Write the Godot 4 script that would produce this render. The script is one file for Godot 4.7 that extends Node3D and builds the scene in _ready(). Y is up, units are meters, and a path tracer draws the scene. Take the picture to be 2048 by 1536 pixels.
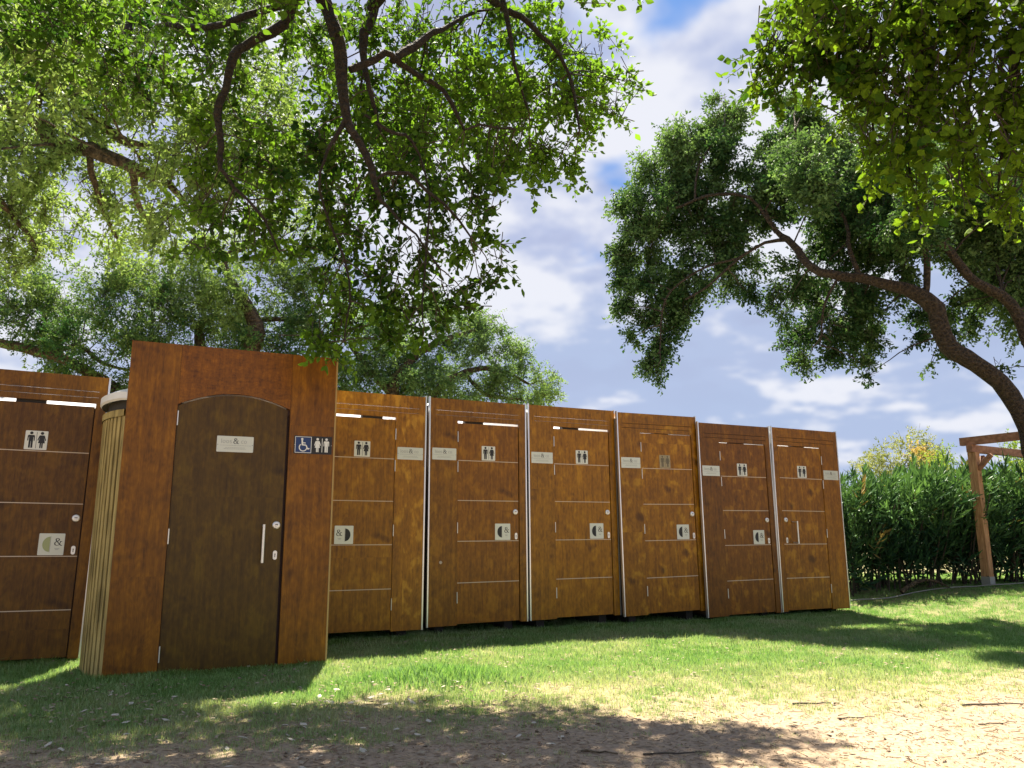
extends Node3D

const EXPOSURE := 4.0
var names_used := {}
var rng := RandomNumberGenerator.new()
var M := {}
var toward_sun := Vector3(-0.061, 0.899, -0.434).normalized()


# ------------------------------------------------------------------ mesh building
class MB:
	var v := PackedVector3Array()
	var n := PackedVector3Array()
	var uv := PackedVector2Array()
	var c := PackedColorArray()
	var ix := PackedInt32Array()
	var tint := Color.WHITE
	var xf := Transform3D.IDENTITY

	func vert(p: Vector3, nn: Vector3, t: Vector2) -> int:
		v.append(xf * p)
		n.append((xf.basis * nn).normalized())
		uv.append(t)
		c.append(tint)
		return v.size() - 1

	func face(a: int, b: int, d: int) -> void:
		var g := (v[b] - v[a]).cross(v[d] - v[a])
		if g.dot(n[a] + n[b] + n[d]) > 0.0:
			ix.append_array(PackedInt32Array([a, d, b]))
		else:
			ix.append_array(PackedInt32Array([a, b, d]))

	func quad(p: Array, nn: Vector3, t: Array) -> void:
		var k := []
		for i in 4:
			k.append(vert(p[i], nn, t[i]))
		face(k[0], k[1], k[2])
		face(k[0], k[2], k[3])

	func flat_tri(a: Vector3, b: Vector3, d: Vector3) -> void:
		var nn := (b - a).cross(d - a).normalized()
		face(vert(a, nn, Vector2(a.x, a.y)), vert(b, nn, Vector2(b.x, b.y)), vert(d, nn, Vector2(d.x, d.y)))

	func box(lo: Vector3, hi: Vector3) -> void:
		var x0 := lo.x
		var y0 := lo.y
		var z0 := lo.z
		var x1 := hi.x
		var y1 := hi.y
		var z1 := hi.z
		for s in [0, 1]:
			var z := z1 if s else z0
			quad([Vector3(x0, y0, z), Vector3(x1, y0, z), Vector3(x1, y1, z), Vector3(x0, y1, z)], Vector3(0, 0, 1 if s else -1), [Vector2(x0, y0), Vector2(x1, y0), Vector2(x1, y1), Vector2(x0, y1)])
			var x := x1 if s else x0
			quad([Vector3(x, y0, z0), Vector3(x, y0, z1), Vector3(x, y1, z1), Vector3(x, y1, z0)], Vector3(1 if s else -1, 0, 0), [Vector2(z0 + x, y0), Vector2(z1 + x, y0), Vector2(z1 + x, y1), Vector2(z0 + x, y1)])
			var y := y1 if s else y0
			quad([Vector3(x0, y, z0), Vector3(x1, y, z0), Vector3(x1, y, z1), Vector3(x0, y, z1)], Vector3(0, 1 if s else -1, 0), [Vector2(z0, x0), Vector2(z0, x1), Vector2(z1, x1), Vector2(z1, x0)])

	# a sheet of rectangles between the given cuts, some of them left open
	func pierced(xs: Array, ys: Array, open: Callable, z0: float, z1: float) -> void:
		for i in xs.size() - 1:
			for j in ys.size() - 1:
				if open.call(i, j):
					continue
				var a := Vector2(xs[i], ys[j])
				var b := Vector2(xs[i + 1], ys[j + 1])
				for s in [0, 1]:
					var z := z1 if s else z0
					quad([Vector3(a.x, a.y, z), Vector3(b.x, a.y, z), Vector3(b.x, b.y, z), Vector3(a.x, b.y, z)], Vector3(0, 0, 1 if s else -1), [a, Vector2(b.x, a.y), b, Vector2(a.x, b.y)])
				if i == 0 or open.call(i - 1, j):
					quad([Vector3(a.x, a.y, z0), Vector3(a.x, a.y, z1), Vector3(a.x, b.y, z1), Vector3(a.x, b.y, z0)], Vector3.LEFT, [a, a + Vector2(0.03, 0), Vector2(a.x + 0.03, b.y), Vector2(a.x, b.y)])
				if i == xs.size() - 2 or open.call(i + 1, j):
					quad([Vector3(b.x, a.y, z0), Vector3(b.x, a.y, z1), Vector3(b.x, b.y, z1), Vector3(b.x, b.y, z0)], Vector3.RIGHT, [a, a + Vector2(0.03, 0), Vector2(a.x + 0.03, b.y), Vector2(a.x, b.y)])
				if j == 0 or open.call(i, j - 1):
					quad([Vector3(a.x, a.y, z0), Vector3(b.x, a.y, z0), Vector3(b.x, a.y, z1), Vector3(a.x, a.y, z1)], Vector3.DOWN, [a, Vector2(b.x, a.y), Vector2(b.x, a.y + 0.03), a + Vector2(0, 0.03)])
				if j == ys.size() - 2 or open.call(i, j + 1):
					quad([Vector3(a.x, b.y, z0), Vector3(b.x, b.y, z0), Vector3(b.x, b.y, z1), Vector3(a.x, b.y, z1)], Vector3.UP, [Vector2(a.x, b.y), b, b + Vector2(0, 0.03), Vector2(a.x, b.y + 0.03)])

	# an outline in x and y with thickness in z; z0 == z1 makes a sheet
	func poly(pts: PackedVector2Array, z0: float, z1: float) -> void:
		var t := Geometry2D.triangulate_polygon(pts)
		for s in ([1] if z0 == z1 else [0, 1]):
			var base := v.size()
			for p in pts:
				vert(Vector3(p.x, p.y, z1 if s else z0), Vector3(0, 0, 1 if s else -1), p)
			for i in range(0, t.size(), 3):
				face(base + t[i], base + t[i + 1], base + t[i + 2])
		if z0 != z1:
			var turn := -1.0 if Geometry2D.is_polygon_clockwise(pts) else 1.0
			for i in pts.size():
				var a := pts[i]
				var b := pts[(i + 1) % pts.size()]
				var e := (b - a).normalized()
				quad([Vector3(a.x, a.y, z0), Vector3(b.x, b.y, z0), Vector3(b.x, b.y, z1), Vector3(a.x, a.y, z1)], Vector3(e.y, -e.x, 0) * turn, [a, b, b + Vector2(0.03, 0), a + Vector2(0.03, 0)])

	func disc(at: Vector2, r: float, z: float, k := 20) -> void:
		var p := PackedVector2Array()
		for i in k:
			p.append(at + Vector2.from_angle(TAU * i / k) * r)
		poly(p, z, z)

	func stroke(pts: Array, wide: float, z: float) -> void:
		for i in pts.size() - 1:
			var a: Vector2 = pts[i]
			var b: Vector2 = pts[i + 1]
			var s := (b - a).normalized().orthogonal() * wide / 2.0
			poly(PackedVector2Array([a - s, b - s, b + s, a + s]), z + 0.00002 * i, z + 0.00002 * i)

	# profile of (radius, height along z) turned about an axis through at
	func lathe(profile: Array, k: int, at := Vector3.ZERO, sx := 1.0) -> void:
		for j in profile.size() - 1:
			var p: Vector2 = profile[j]
			var q: Vector2 = profile[j + 1]
			var e := (q - p).normalized()
			for i in k:
				var r := []
				for m in [i, i + 1]:
					r.append(Vector2.from_angle(TAU * m / k))
				var na := Vector3(r[0].x * -e.y, r[0].y * -e.y, e.x)
				var nb := Vector3(r[1].x * -e.y, r[1].y * -e.y, e.x)
				var f := func(d: Vector2, w: Vector2) -> Vector3: return at + Vector3(d.x * w.x * sx, d.y * w.x, w.y)
				var a := vert(f.call(r[0], p), na, Vector2(float(i) / k, p.y))
				var b := vert(f.call(r[1], p), nb, Vector2(float(i + 1) / k, p.y))
				var d := vert(f.call(r[1], q), nb, Vector2(float(i + 1) / k, q.y))
				var g := vert(f.call(r[0], q), na, Vector2(float(i) / k, q.y))
				if p.x > 0.0:
					face(a, b, d)
				if q.x > 0.0:
					face(a, d, g)

	func tube(pts: PackedVector3Array, radii: PackedFloat32Array, sides := 8, lump := 0.0, noise: FastNoiseLite = null) -> void:
		var side := Vector3.UP
		var rows := []
		var run := 0.0
		for i in pts.size():
			var d := (pts[mini(i + 1, pts.size() - 1)] - pts[maxi(i - 1, 0)]).normalized()
			if i == 0:
				side = d.cross(Vector3(0.3, 0.2, 0.9)).normalized()
			side = (side - d * side.dot(d)).normalized()
			var up := d.cross(side)
			if i:
				run += pts[i].distance_to(pts[i - 1])
			var row := []
			for k in sides + 1:
				var a := TAU * k / sides
				var o := side * cos(a) + up * sin(a)
				var r := radii[i]
				if noise:
					r *= 1.0 + lump * noise.get_noise_3dv((pts[i] + o * radii[i]) * 6.0)
				row.append(vert(pts[i] + o * r, o, Vector2(float(k) / sides, run)))
			rows.append(row)
		for i in rows.size() - 1:
			for k in sides:
				face(rows[i][k], rows[i][k + 1], rows[i + 1][k + 1])
				face(rows[i][k], rows[i + 1][k + 1], rows[i + 1][k])
		for e in [0, rows.size() - 1]:
			var d := (pts[0] - pts[1]) if e == 0 else (pts[e] - pts[e - 1])
			var m := vert(pts[e], d.normalized(), Vector2(0.5, run))
			for k in sides:
				face(m, rows[e][k], rows[e][k + 1])

	func text(words: String, serif: bool, tall: float, at: Vector3) -> void:
		var t := TextMesh.new()
		var f := SystemFont.new()
		f.font_names = PackedStringArray(["Droid Serif" if serif else "Droid Sans"])
		t.font = f
		t.text = words
		t.font_size = 48
		t.depth = 0.0
		t.pixel_size = tall / 48.0
		var a := t.surface_get_arrays(0)
		var base := v.size()
		for p in a[Mesh.ARRAY_VERTEX]:
			vert(p + at, Vector3.BACK, Vector2.ZERO)
		var k: PackedInt32Array = a[Mesh.ARRAY_INDEX] if a[Mesh.ARRAY_INDEX] != null else PackedInt32Array(range(a[Mesh.ARRAY_VERTEX].size()))
		for i in range(0, k.size(), 3):
			face(base + k[i], base + k[i + 1], base + k[i + 2])

	func into(m: ArrayMesh, material: Material) -> ArrayMesh:
		var a := []
		a.resize(Mesh.ARRAY_MAX)
		a[Mesh.ARRAY_VERTEX] = v
		a[Mesh.ARRAY_NORMAL] = n
		a[Mesh.ARRAY_TEX_UV] = uv
		a[Mesh.ARRAY_COLOR] = c
		a[Mesh.ARRAY_INDEX] = ix
		m.add_surface_from_arrays(Mesh.PRIMITIVE_TRIANGLES, a)
		m.surface_set_material(m.get_surface_count() - 1, material)
		return m


func numbered(called: String) -> String:
	var k: int = names_used.get(called, 0)
	names_used[called] = k + 1
	return called if k == 0 else "%s_%03d" % [called, k]


func thing(called: String, label: String, category: String, at: Vector3, group := "") -> Node3D:
	var o := Node3D.new()
	o.name = numbered(called)
	add_child(o)
	o.position = at
	tag(o, label, category, group)
	return o


func tag(o: Node, label: String, category: String, group := "", kind := "") -> void:
	o.set_meta("label", label)
	if category: o.set_meta("category", category)
	if group: o.set_meta("group", group)
	if kind: o.set_meta("kind", kind)


func part(called: String, mesh: Mesh, parent: Node, at := Vector3.ZERO) -> MeshInstance3D:
	var o := MeshInstance3D.new()
	o.name = called if parent != self else numbered(called)
	o.mesh = mesh
	o.position = at
	parent.add_child(o, true)
	return o


func one(mb: MB, material: Material) -> ArrayMesh:
	return mb.into(ArrayMesh.new(), material)


func boxed(lo: Vector3, hi: Vector3, material: Material) -> ArrayMesh:
	var b := MB.new()
	b.box(lo, hi)
	return one(b, material)


func scatter(called: String, mesh: Mesh, where: Array, colors: PackedColorArray, material: Material, parent: Node) -> MultiMeshInstance3D:
	var m := MultiMesh.new()
	m.transform_format = MultiMesh.TRANSFORM_3D
	m.use_colors = true
	m.mesh = mesh
	m.instance_count = where.size()
	for i in where.size():
		m.set_instance_transform(i, where[i])
		m.set_instance_color(i, colors[i])
	var o := MultiMeshInstance3D.new()
	o.name = called if parent != self else numbered(called)
	o.multimesh = m
	o.material_override = material
	o.set_meta("kind", "stuff")
	parent.add_child(o, true)
	return o


# ------------------------------------------------------------------ materials
func lin(r: float, g: float, b: float) -> Color:
	return Color(r, g, b).linear_to_srgb()


func mat(called: String, color: Color, rough: float, metal := 0.0) -> StandardMaterial3D:
	var m := StandardMaterial3D.new()
	m.resource_name = called
	m.albedo_color = color
	m.roughness = rough
	m.metallic = metal
	M[called] = m
	return m


func noise(s: int, freq: float, octaves := 4, kind := FastNoiseLite.TYPE_SIMPLEX_SMOOTH) -> FastNoiseLite:
	var f := FastNoiseLite.new()
	f.seed = s
	f.noise_type = kind
	f.frequency = freq
	f.fractal_octaves = octaves
	return f


# varnished plywood: vertical figure, cathedral lines, blotches where the varnish has worn
func plywood(s: int, wear: float) -> ImageTexture:
	var w := 512
	var h := 1024
	var im := Image.create(w, h, false, Image.FORMAT_RGB8)
	var fine := noise(s, 1.0, 2)
	var big := noise(s + 1, 1.0, 3)
	var blot := noise(s + 2, 1.0, 4)
	for y in h:
		var t := y / 1024.0 * 2.4
		for x in w:
			var q := x / 512.0 * 1.2
			var g := fine.get_noise_2d(q * 90.0, t * 4.0)
			var fig := big.get_noise_2d(q * 3.2, t * 0.8)
			var line := absf(fposmod(fig * 9.0 + g * 0.25, 1.0) - 0.5) * 2.0
			var b := blot.get_noise_2d(q * 4.2, t * 3.2)
			var c2 := blot.get_noise_2d(q * 11.0 + 40.0, t * 7.0)
			var st := fine.get_noise_2d(q * 20.0 + 7.0, t * 1.1)
			var k := 0.60 + 0.13 * g + 0.12 * (line - 0.5) + 0.18 * st + 0.14 * b + 0.10 * c2 + 0.16 * blot.get_noise_2d(q * 26.0 + 11.0, t * 13.0)
			var knot := fine.get_noise_2d(q * 3.0 + 90.0, t * 3.4)
			if knot > 0.52:
				k -= (knot - 0.52) * 1.1
			k = clampf(k, 0.16, 1.0)
			var worn := clampf((b * 1.3 + c2 * 0.7 - 0.25) * 2.2, 0.0, 1.0) * wear
			var col := Color(0.33, 0.20, 0.045).lerp(Color(0.80, 0.57, 0.13), k)
			col = col.lerp(Color(0.88, 0.70, 0.30), worn * 0.5)
			im.set_pixel(x, y, col)
	im.generate_mipmaps()
	return ImageTexture.create_from_image(im)


func ply(called: String, tex: Texture2D, tint: Color, off: Vector2, rough := 0.42) -> StandardMaterial3D:
	var m := mat(called, tint, rough)
	m.albedo_texture = tex
	m.uv1_scale = Vector3(1 / 1.2, -1 / 2.4, 1)
	m.uv1_offset = Vector3(off.x, off.y, 0)
	m.metallic_specular = 0.4
	return m


func noise_texture(s: int, freq: float, stops: Array, cellular := false) -> NoiseTexture2D:
	var t := NoiseTexture2D.new()
	t.width = 512
	t.height = 512
	t.seamless = true
	t.noise = noise(s, freq, 5, FastNoiseLite.TYPE_CELLULAR if cellular else FastNoiseLite.TYPE_SIMPLEX_SMOOTH)
	var g := Gradient.new()
	g.offsets = PackedFloat32Array([0.0, 0.5, 1.0])
	g.colors = PackedColorArray(stops)
	t.color_ramp = g
	return t


func triplanar(m: StandardMaterial3D, tex: Texture2D, scale: float, bump := 0.0) -> void:
	m.albedo_texture = tex
	m.uv1_triplanar = true
	m.uv1_world_triplanar = true
	m.uv1_scale = Vector3.ONE * scale
	if bump:
		m.heightmap_enabled = true
		m.heightmap_texture = tex
		m.heightmap_scale = bump


func foliage(called: String, through: float, rough := 0.45) -> StandardMaterial3D:
	var m := mat(called, Color.WHITE, rough)
	m.vertex_color_use_as_albedo = true
	m.backlight_enabled = true
	m.backlight = Color(through, through, through * 0.55).linear_to_srgb()
	m.cull_mode = BaseMaterial3D.CULL_DISABLED
	m.metallic_specular = 0.22
	return m


func materials() -> void:
	M.ply_a = plywood(11, 0.35)
	M.ply_b = plywood(57, 0.9)
	M.ply_c = plywood(93, 0.15)
	mat("steel", lin(0.72, 0.72, 0.68), 0.36, 0.85)
	mat("plate", lin(0.60, 0.62, 0.52), 0.42, 0.5)
	mat("aluminium", lin(0.78, 0.78, 0.76), 0.28, 0.8)
	mat("black_print", lin(0.012, 0.012, 0.013), 0.5)
	mat("grey_print", lin(0.34, 0.35, 0.32), 0.6)
	mat("white_print", lin(0.8, 0.8, 0.76), 0.5)
	mat("blue_print", lin(0.012, 0.04, 0.15), 0.5)
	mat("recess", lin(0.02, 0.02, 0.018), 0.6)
	mat("inlay", lin(0.62, 0.5, 0.36), 0.55)
	mat("raw_edge", lin(0.42, 0.27, 0.09), 0.7)
	mat("body", lin(0.07, 0.035, 0.014), 0.7)
	mat("dark_band", lin(0.03, 0.025, 0.02), 0.8)
	mat("jamb", lin(0.05, 0.016, 0.01), 0.6)
	mat("white_roof", lin(0.75, 0.74, 0.70), 0.5)
	var tr := mat("clear_roof", lin(0.8, 0.78, 0.82), 0.6)
	tr.backlight_enabled = true
	tr.backlight = Color(0.95, 0.95, 0.98)
	mat("zinc", lin(0.35, 0.36, 0.36), 0.5, 0.6)
	var s := mat("slat", lin(0.55, 0.46, 0.22), 0.75)
	triplanar(s, noise_texture(5, 0.012, [Color(0.45, 0.42, 0.30), Color(0.85, 0.80, 0.66), Color(1, 0.97, 0.86)]), 1.3)
	s.uv1_scale = Vector3(3.0, 0.35, 3.0)
	var t := mat("timber", lin(0.56, 0.34, 0.18), 0.7)
	triplanar(t, noise_texture(7, 0.014, [Color(0.6, 0.52, 0.45), Color(0.85, 0.8, 0.75), Color(1, 1, 1)]), 1.0)
	t.uv1_scale = Vector3(5.0, 0.5, 5.0)
	var t2 := mat("timber_beam", lin(0.40, 0.22, 0.14), 0.7)
	triplanar(t2, t.albedo_texture, 1.5)
	var b := mat("bark", lin(0.066, 0.054, 0.042), 0.95)
	triplanar(b, noise_texture(3, 0.035, [Color(0.22, 0.2, 0.18), Color(0.62, 0.58, 0.52), Color(1, 0.97, 0.92)], true), 1.3, 10.0)
	var b2 := mat("bark_pale", lin(0.24, 0.19, 0.13), 0.95)
	triplanar(b2, noise_texture(8, 0.03, [Color(0.2, 0.18, 0.15), Color(0.66, 0.62, 0.55), Color(1, 0.97, 0.9)], true), 1.2, 10.0)
	var b3 := mat("bark_mid", lin(0.115, 0.092, 0.066), 0.95)
	triplanar(b3, b2.albedo_texture, 1.6, 10.0)
	mat("twig", lin(0.055, 0.042, 0.03), 0.9)
	foliage("leaf_near", 1.0, 0.55)
	foliage("leaf_far", 0.8, 0.5)
	foliage("leaf_hedge", 0.55, 0.38)
	foliage("grass_blade", 0.8, 0.55)
	var lit := mat("litter", Color.WHITE, 0.85)
	lit.vertex_color_use_as_albedo = true
	var g := mat("soil", Color.WHITE, 0.95)
	g.vertex_color_use_as_albedo = true
	triplanar(g, noise_texture(21, 0.06, [Color(0.72, 0.69, 0.66), Color(0.92, 0.9, 0.88), Color(1, 1, 1)]), 0.9, 1.8)


# ------------------------------------------------------------------ ground
var patch := noise(31, 0.55, 4)
var small := noise(32, 2.2, 3)


func ground_y(x: float, z: float) -> float:
	var d := -z
	var r := clampf(((x - 4.3) * 0.6 + (d - 10.3) * 0.6) / 3.2, 0.0, 1.0)
	var y := -0.05 + 0.30 * r * r * (3.0 - 2.0 * r)
	y -= 0.05 * clampf((5.0 - d) / 4.0, 0.0, 1.0)
	y += 0.05 * exp(-((x + 0.55) ** 2) / 0.25 - ((d - 5.75) ** 2) / 0.06)
	return y + 0.018 * patch.get_noise_2d(x * 1.5, z * 1.5)


# 1 where the turf is thick, 0 on the bare path
func turf(x: float, z: float) -> float:
	var d := -z
	var edge := 4.2 + (0.36 if x < 0.0 else 0.22) * x + 0.5 * patch.get_noise_2d(x, z) + 0.2 * small.get_noise_2d(x, z)
	if x > 4.0:
		edge -= 0.1 * (x - 4.0)
	var f := clampf((d - edge) / 1.5, 0.0, 1.0)
	return f * (0.45 + 0.55 * f)


func ground() -> void:
	var xs := []
	var zs := []
	for k in [-400.0, -200.0, -90.0, -45.0, -25.0, -16.0, -12.0]: xs.append(k)
	for k in range(0, 190): xs.append(-9.0 + k * 0.12)
	for k in [15.0, 18.0, 24.0, 40.0, 90.0, 200.0, 400.0]: xs.append(k)
	for k in [-400.0, -200.0, -90.0, -50.0, -34.0, -26.0, -21.0]: zs.append(k)
	for k in range(0, 150): zs.append(-17.0 + k * 0.12)
	for k in [2.0, 4.0, 8.0, 20.0, 60.0, 200.0, 400.0]: zs.append(k)
	var b := MB.new()
	for z in zs:
		for x in xs:
			var e := 0.05
			var nn := Vector3(ground_y(x - e, z) - ground_y(x + e, z), 2 * e, ground_y(x, z - e) - ground_y(x, z + e)).normalized()
			var g := turf(x, z)
			var p := patch.get_noise_2d(x * 1.7 + 30, z * 1.7) * 0.5 + 0.5
			var q := small.get_noise_2d(x * 2.0, z * 2.0) * 0.5 + 0.5
			var dirt := Color(0.305, 0.23, 0.155).lerp(Color(0.385, 0.305, 0.215), p)
			dirt = dirt.lerp(Color(0.32, 0.225, 0.155), q * 0.5)
			var turfed := Color(0.13, 0.14, 0.05).lerp(Color(0.34, 0.30, 0.14), p * 0.8)
			b.tint = dirt.lerp(turfed, g)
			b.vert(Vector3(x, ground_y(x, z), z), nn, Vector2(x, z))
	var w := xs.size()
	for j in zs.size() - 1:
		for i in w - 1:
			var a := j * w + i
			b.face(a, a + 1, a + w + 1)
			b.face(a, a + w + 1, a + w)
	var o := part("ground", one(b, M.soil), self)
	tag(o, "lawn running into a bare sandy path in the foreground", "ground", "", "structure")


func tuft_mesh(tall: float, blades: int, spread: float) -> ArrayMesh:
	var b := MB.new()
	for i in blades:
		var a := rng.randf() * TAU
		var r := sqrt(rng.randf()) * spread
		var o := Vector3(cos(a) * r, -0.004, sin(a) * r)
		var h := tall * rng.randf_range(0.5, 1.0)
		var lean := Vector3(rng.randf_range(-1, 1), 0, rng.randf_range(-1, 1)) * h * 0.7
		var side := Vector3(cos(a * 3.1), 0, sin(a * 3.1)) * rng.randf_range(0.0012, 0.0022)
		var m := o + lean * 0.35 + Vector3(0, h * 0.6, 0)
		var t := o + lean + Vector3(0, h * rng.randf_range(0.75, 1.0), 0)
		var nn := (m - o).cross(side).normalized()
		var nu := (nn + Vector3.UP * 0.8).normalized()
		var k := [b.vert(o - side, nu, Vector2.ZERO), b.vert(o + side, nu, Vector2.ZERO), b.vert(m + side * 0.8, nu, Vector2.ZERO), b.vert(m - side * 0.8, nu, Vector2.ZERO), b.vert(t, nu, Vector2.ZERO)]
		b.face(k[0], k[1], k[2])
		b.face(k[0], k[2], k[3])
		b.face(k[3], k[2], k[4])
	return one(b, M.grass_blade)


func grass() -> void:
	var mesh := tuft_mesh(0.055, 16, 0.05)
	var where := []
	var cols := PackedColorArray()
	var tries := 0
	while where.size() < 62000 and tries < 400000:
		tries += 1
		var d := 3.3 + 12.5 * pow(rng.randf(), 1.5)
		var x := rng.randf_range(-0.72, 0.74) * d * 1.02 + rng.randf_range(-0.3, 0.3)
		if d > 9.5 and x < -1.0:
			continue
		var z := -d
		var g := turf(x, z)
		var pn := patch.get_noise_2d(x * 1.3 + 9, z * 1.3)
		var thick := g * (0.75 + 0.6 * small.get_noise_2d(x * 0.8, z * 0.8) + 0.35 * pn)
		if rng.randf() > clampf(thick, 0.015, 1.0):
			continue
		var s := rng.randf_range(0.55, 1.1) * (0.55 + 0.45 * g)
		var mound := exp(-((x + 0.5) ** 2) / 0.3 - ((d - 5.75) ** 2) / 0.08)
		s *= 1.0 + 0.9 * mound
		# the mower does not reach the feet of the cabins
		var front := (d - 8.15) - (x + 0.9) * 0.488
		if front > -0.25 and x > -1.6 and x < 4.8:
			s *= 1.25
		var bs := Basis(Vector3.UP, rng.randf() * TAU).scaled(Vector3(s, s * rng.randf_range(0.7, 1.35), s))
		where.append(Transform3D(bs, Vector3(x, ground_y(x, z), z)))
		var dry := clampf(0.17 - 0.5 * pn + (1.0 - g) * 0.45 + rng.randf_range(-0.25, 0.25) - mound * 0.5 - (0.3 if x > 4.2 else 0.0), 0.0, 1.0)
		var green := Color(0.10, 0.25, 0.05).lerp(Color(0.29, 0.45, 0.17), rng.randf())
		cols.append(green.lerp(Color(0.54, 0.52, 0.34), dry))
	# longer blades where the mower cannot reach, against the cabins
	for e in [[Vector2(-4.69, -6.16), Vector2(-3.59, -6.70), 240], [Vector2(-2.95, -5.84), Vector2(-1.49, -6.52), 420], [Vector2(-1.97, -7.62), Vector2(4.57, -10.81), 900]]:
		for i in e[2]:
			var q: Vector2 = e[0].lerp(e[1], rng.randf()) + Vector2(0.42, 0.9) * (rng.randf_range(0.0, 0.09) - 0.01)
			var s := rng.randf_range(0.7, 1.0 + 0.9 * maxf(0.0, small.get_noise_2d(q.x * 2.0, 4.0)))
			where.append(Transform3D(Basis(Vector3.UP, rng.randf() * TAU).scaled(Vector3(s, s * 1.2, s)), Vector3(q.x, ground_y(q.x, q.y), q.y)))
			cols.append(Color(0.10, 0.22, 0.04).lerp(Color(0.28, 0.38, 0.12), rng.randf()))
	var o := scatter("grass", mesh, where, cols, M.grass_blade, self)
	tag(o, "short mown grass, green in the shade and bleached in the sun", "grass", "", "stuff")


func litter() -> void:
	# dry straws and leaf crumbs
	var b := MB.new()
	b.xf = Transform3D(Basis(), Vector3(0, 0.002, 0))
	b.poly(PackedVector2Array([Vector2(-0.5, -0.03), Vector2(0.5, -0.02), Vector2(0.5, 0.02), Vector2(-0.5, 0.03)]), -0.02, 0.02)
	var straw := one(b, M.litter)
	var where := []
	var cols := PackedColorArray()
	for i in 15000:
		var d := 3.1 + 4.2 * pow(rng.randf(), 1.4)
		var x := rng.randf_range(-0.74, 0.76) * d
		if turf(x, -d) > rng.randf():
			continue
		var l := rng.randf_range(0.008, 0.022) if rng.randf() < 0.75 else rng.randf_range(0.03, 0.09)
		var bs := Basis(Vector3.UP, rng.randf() * TAU) * Basis(Vector3.FORWARD, rng.randf_range(-0.25, 0.25)) * Basis.from_scale(Vector3(l, rng.randf_range(0.03, 0.07), rng.randf_range(0.03, 0.09)))
		where.append(Transform3D(bs, Vector3(x, ground_y(x, -d) + 0.004, -d)))
		cols.append(Color(0.36, 0.28, 0.18).lerp(Color(0.12, 0.075, 0.045), rng.randf() ** 2.2) * rng.randf_range(0.7, 1.25))
	var o := scatter("dry_litter", straw, where, cols, M.litter, self)
	tag(o, "dry straw and crumbs strewn over the bare path", "litter", "", "stuff")
	# fallen leaves
	var leaf := leaf_mesh(1.0, 0.5, 0.25, M.litter)
	where = []
	cols = PackedColorArray()
	for i in 5200:
		var d := 3.2 + 5.0 * pow(rng.randf(), 1.2)
		var x := rng.randf_range(-0.72, 0.55) * d
		var p := 0.24 + (0.65 if x < 0.3 and d < 5.6 else 0.0) + small.get_noise_2d(x * 0.6, d * 0.6) * 0.35
		if rng.randf() > p:
			continue
		where.append(lying(x, -d, rng.randf_range(0.02, 0.045)))
		cols.append(Color(0.30, 0.25, 0.17).lerp(Color(0.13, 0.075, 0.04), rng.randf()))
	o = scatter("leaf_litter", leaf, where, cols, M.litter, self)
	tag(o, "small dry leaves scattered over the grass and path", "litter", "", "stuff")
	var pale := mat("pale_leaf", lin(0.44, 0.39, 0.31), 0.75)
	var big := leaf_mesh(1.0, 0.55, 0.35, pale)
	for i in 70:
		var d := rng.randf_range(3.45, 5.6)
		var x := rng.randf_range(-0.68, -0.05 if d > 4.6 else 0.1) * d
		var t := lying(x, -d, rng.randf_range(0.04, 0.065))
		var l := part("fallen_leaf", big, self)
		l.transform = t
		tag(l, "pale curled leaf fallen on the shaded grass and path at left", "leaf", "pale fallen leaves in the left foreground")
	# twigs lying on the path: start, end
	for e in [
		[Vector2(1.72, 5.02), Vector2(2.02, 5.05), 0.006, "short dark twig lying on the sunlit path where the grass thins"],
		[Vector2(2.72, 4.95), Vector2(3.15, 4.98), 0.006, "longest thin twig lying on the path at the far right"],
		[Vector2(0.62, 3.92), Vector2(0.95, 3.96), 0.005, "dark twig lying along the tip of the tree shade on the path"],
		[Vector2(0.33, 3.95), Vector2(0.5, 3.92), 0.006, "pale peeled twig lying in the tree shade on the path"],
		[Vector2(1.83, 4.62), Vector2(2.06, 4.66), 0.004, "thin bent twig in the middle of the sunlit path"],
		[Vector2(2.55, 4.5), Vector2(2.8, 4.56), 0.004, "thin twig nearest the right edge of the sunlit path"]]:
		var tb := MB.new()
		var pts := PackedVector3Array()
		var rad := PackedFloat32Array()
		for k in 7:
			var q: Vector2 = e[0].lerp(e[1], k / 6.0) + Vector2(0, 0.012 * sin(k * 2.1 + e[2] * 900.0))
			pts.append(Vector3(q.x, ground_y(q.x, -q.y) + 0.008, -q.y))
			rad.append(e[2] * (1.0 - 0.09 * k))
		tb.tube(pts, rad, 6)
		tag(part("fallen_twig", one(tb, M.bark_pale if "pale" in e[3] else M.twig), self), e[3], "twig", "twigs lying on the path")


func lying(x: float, z: float, size: float) -> Transform3D:
	var bs := Basis(Vector3.UP, rng.randf() * TAU) * Basis(Vector3.RIGHT, -PI / 2 + rng.randf_range(-0.35, 0.35)) * Basis(Vector3.UP, rng.randf_range(-0.4, 0.4))
	return Transform3D(bs.scaled_local(Vector3.ONE * size), Vector3(x, ground_y(x, z) + 0.012 + 0.018 * turf(x, z), z))


# ------------------------------------------------------------------ leaves and trees
# a leaf of length 1 along y, folded on its midrib and curved back
func leaf_mesh(long: float, wide: float, fold: float, material: Material) -> ArrayMesh:
	var b := MB.new()
	leaf_into(b, Transform3D.IDENTITY, long, wide, fold, true)
	return one(b, material)


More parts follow.
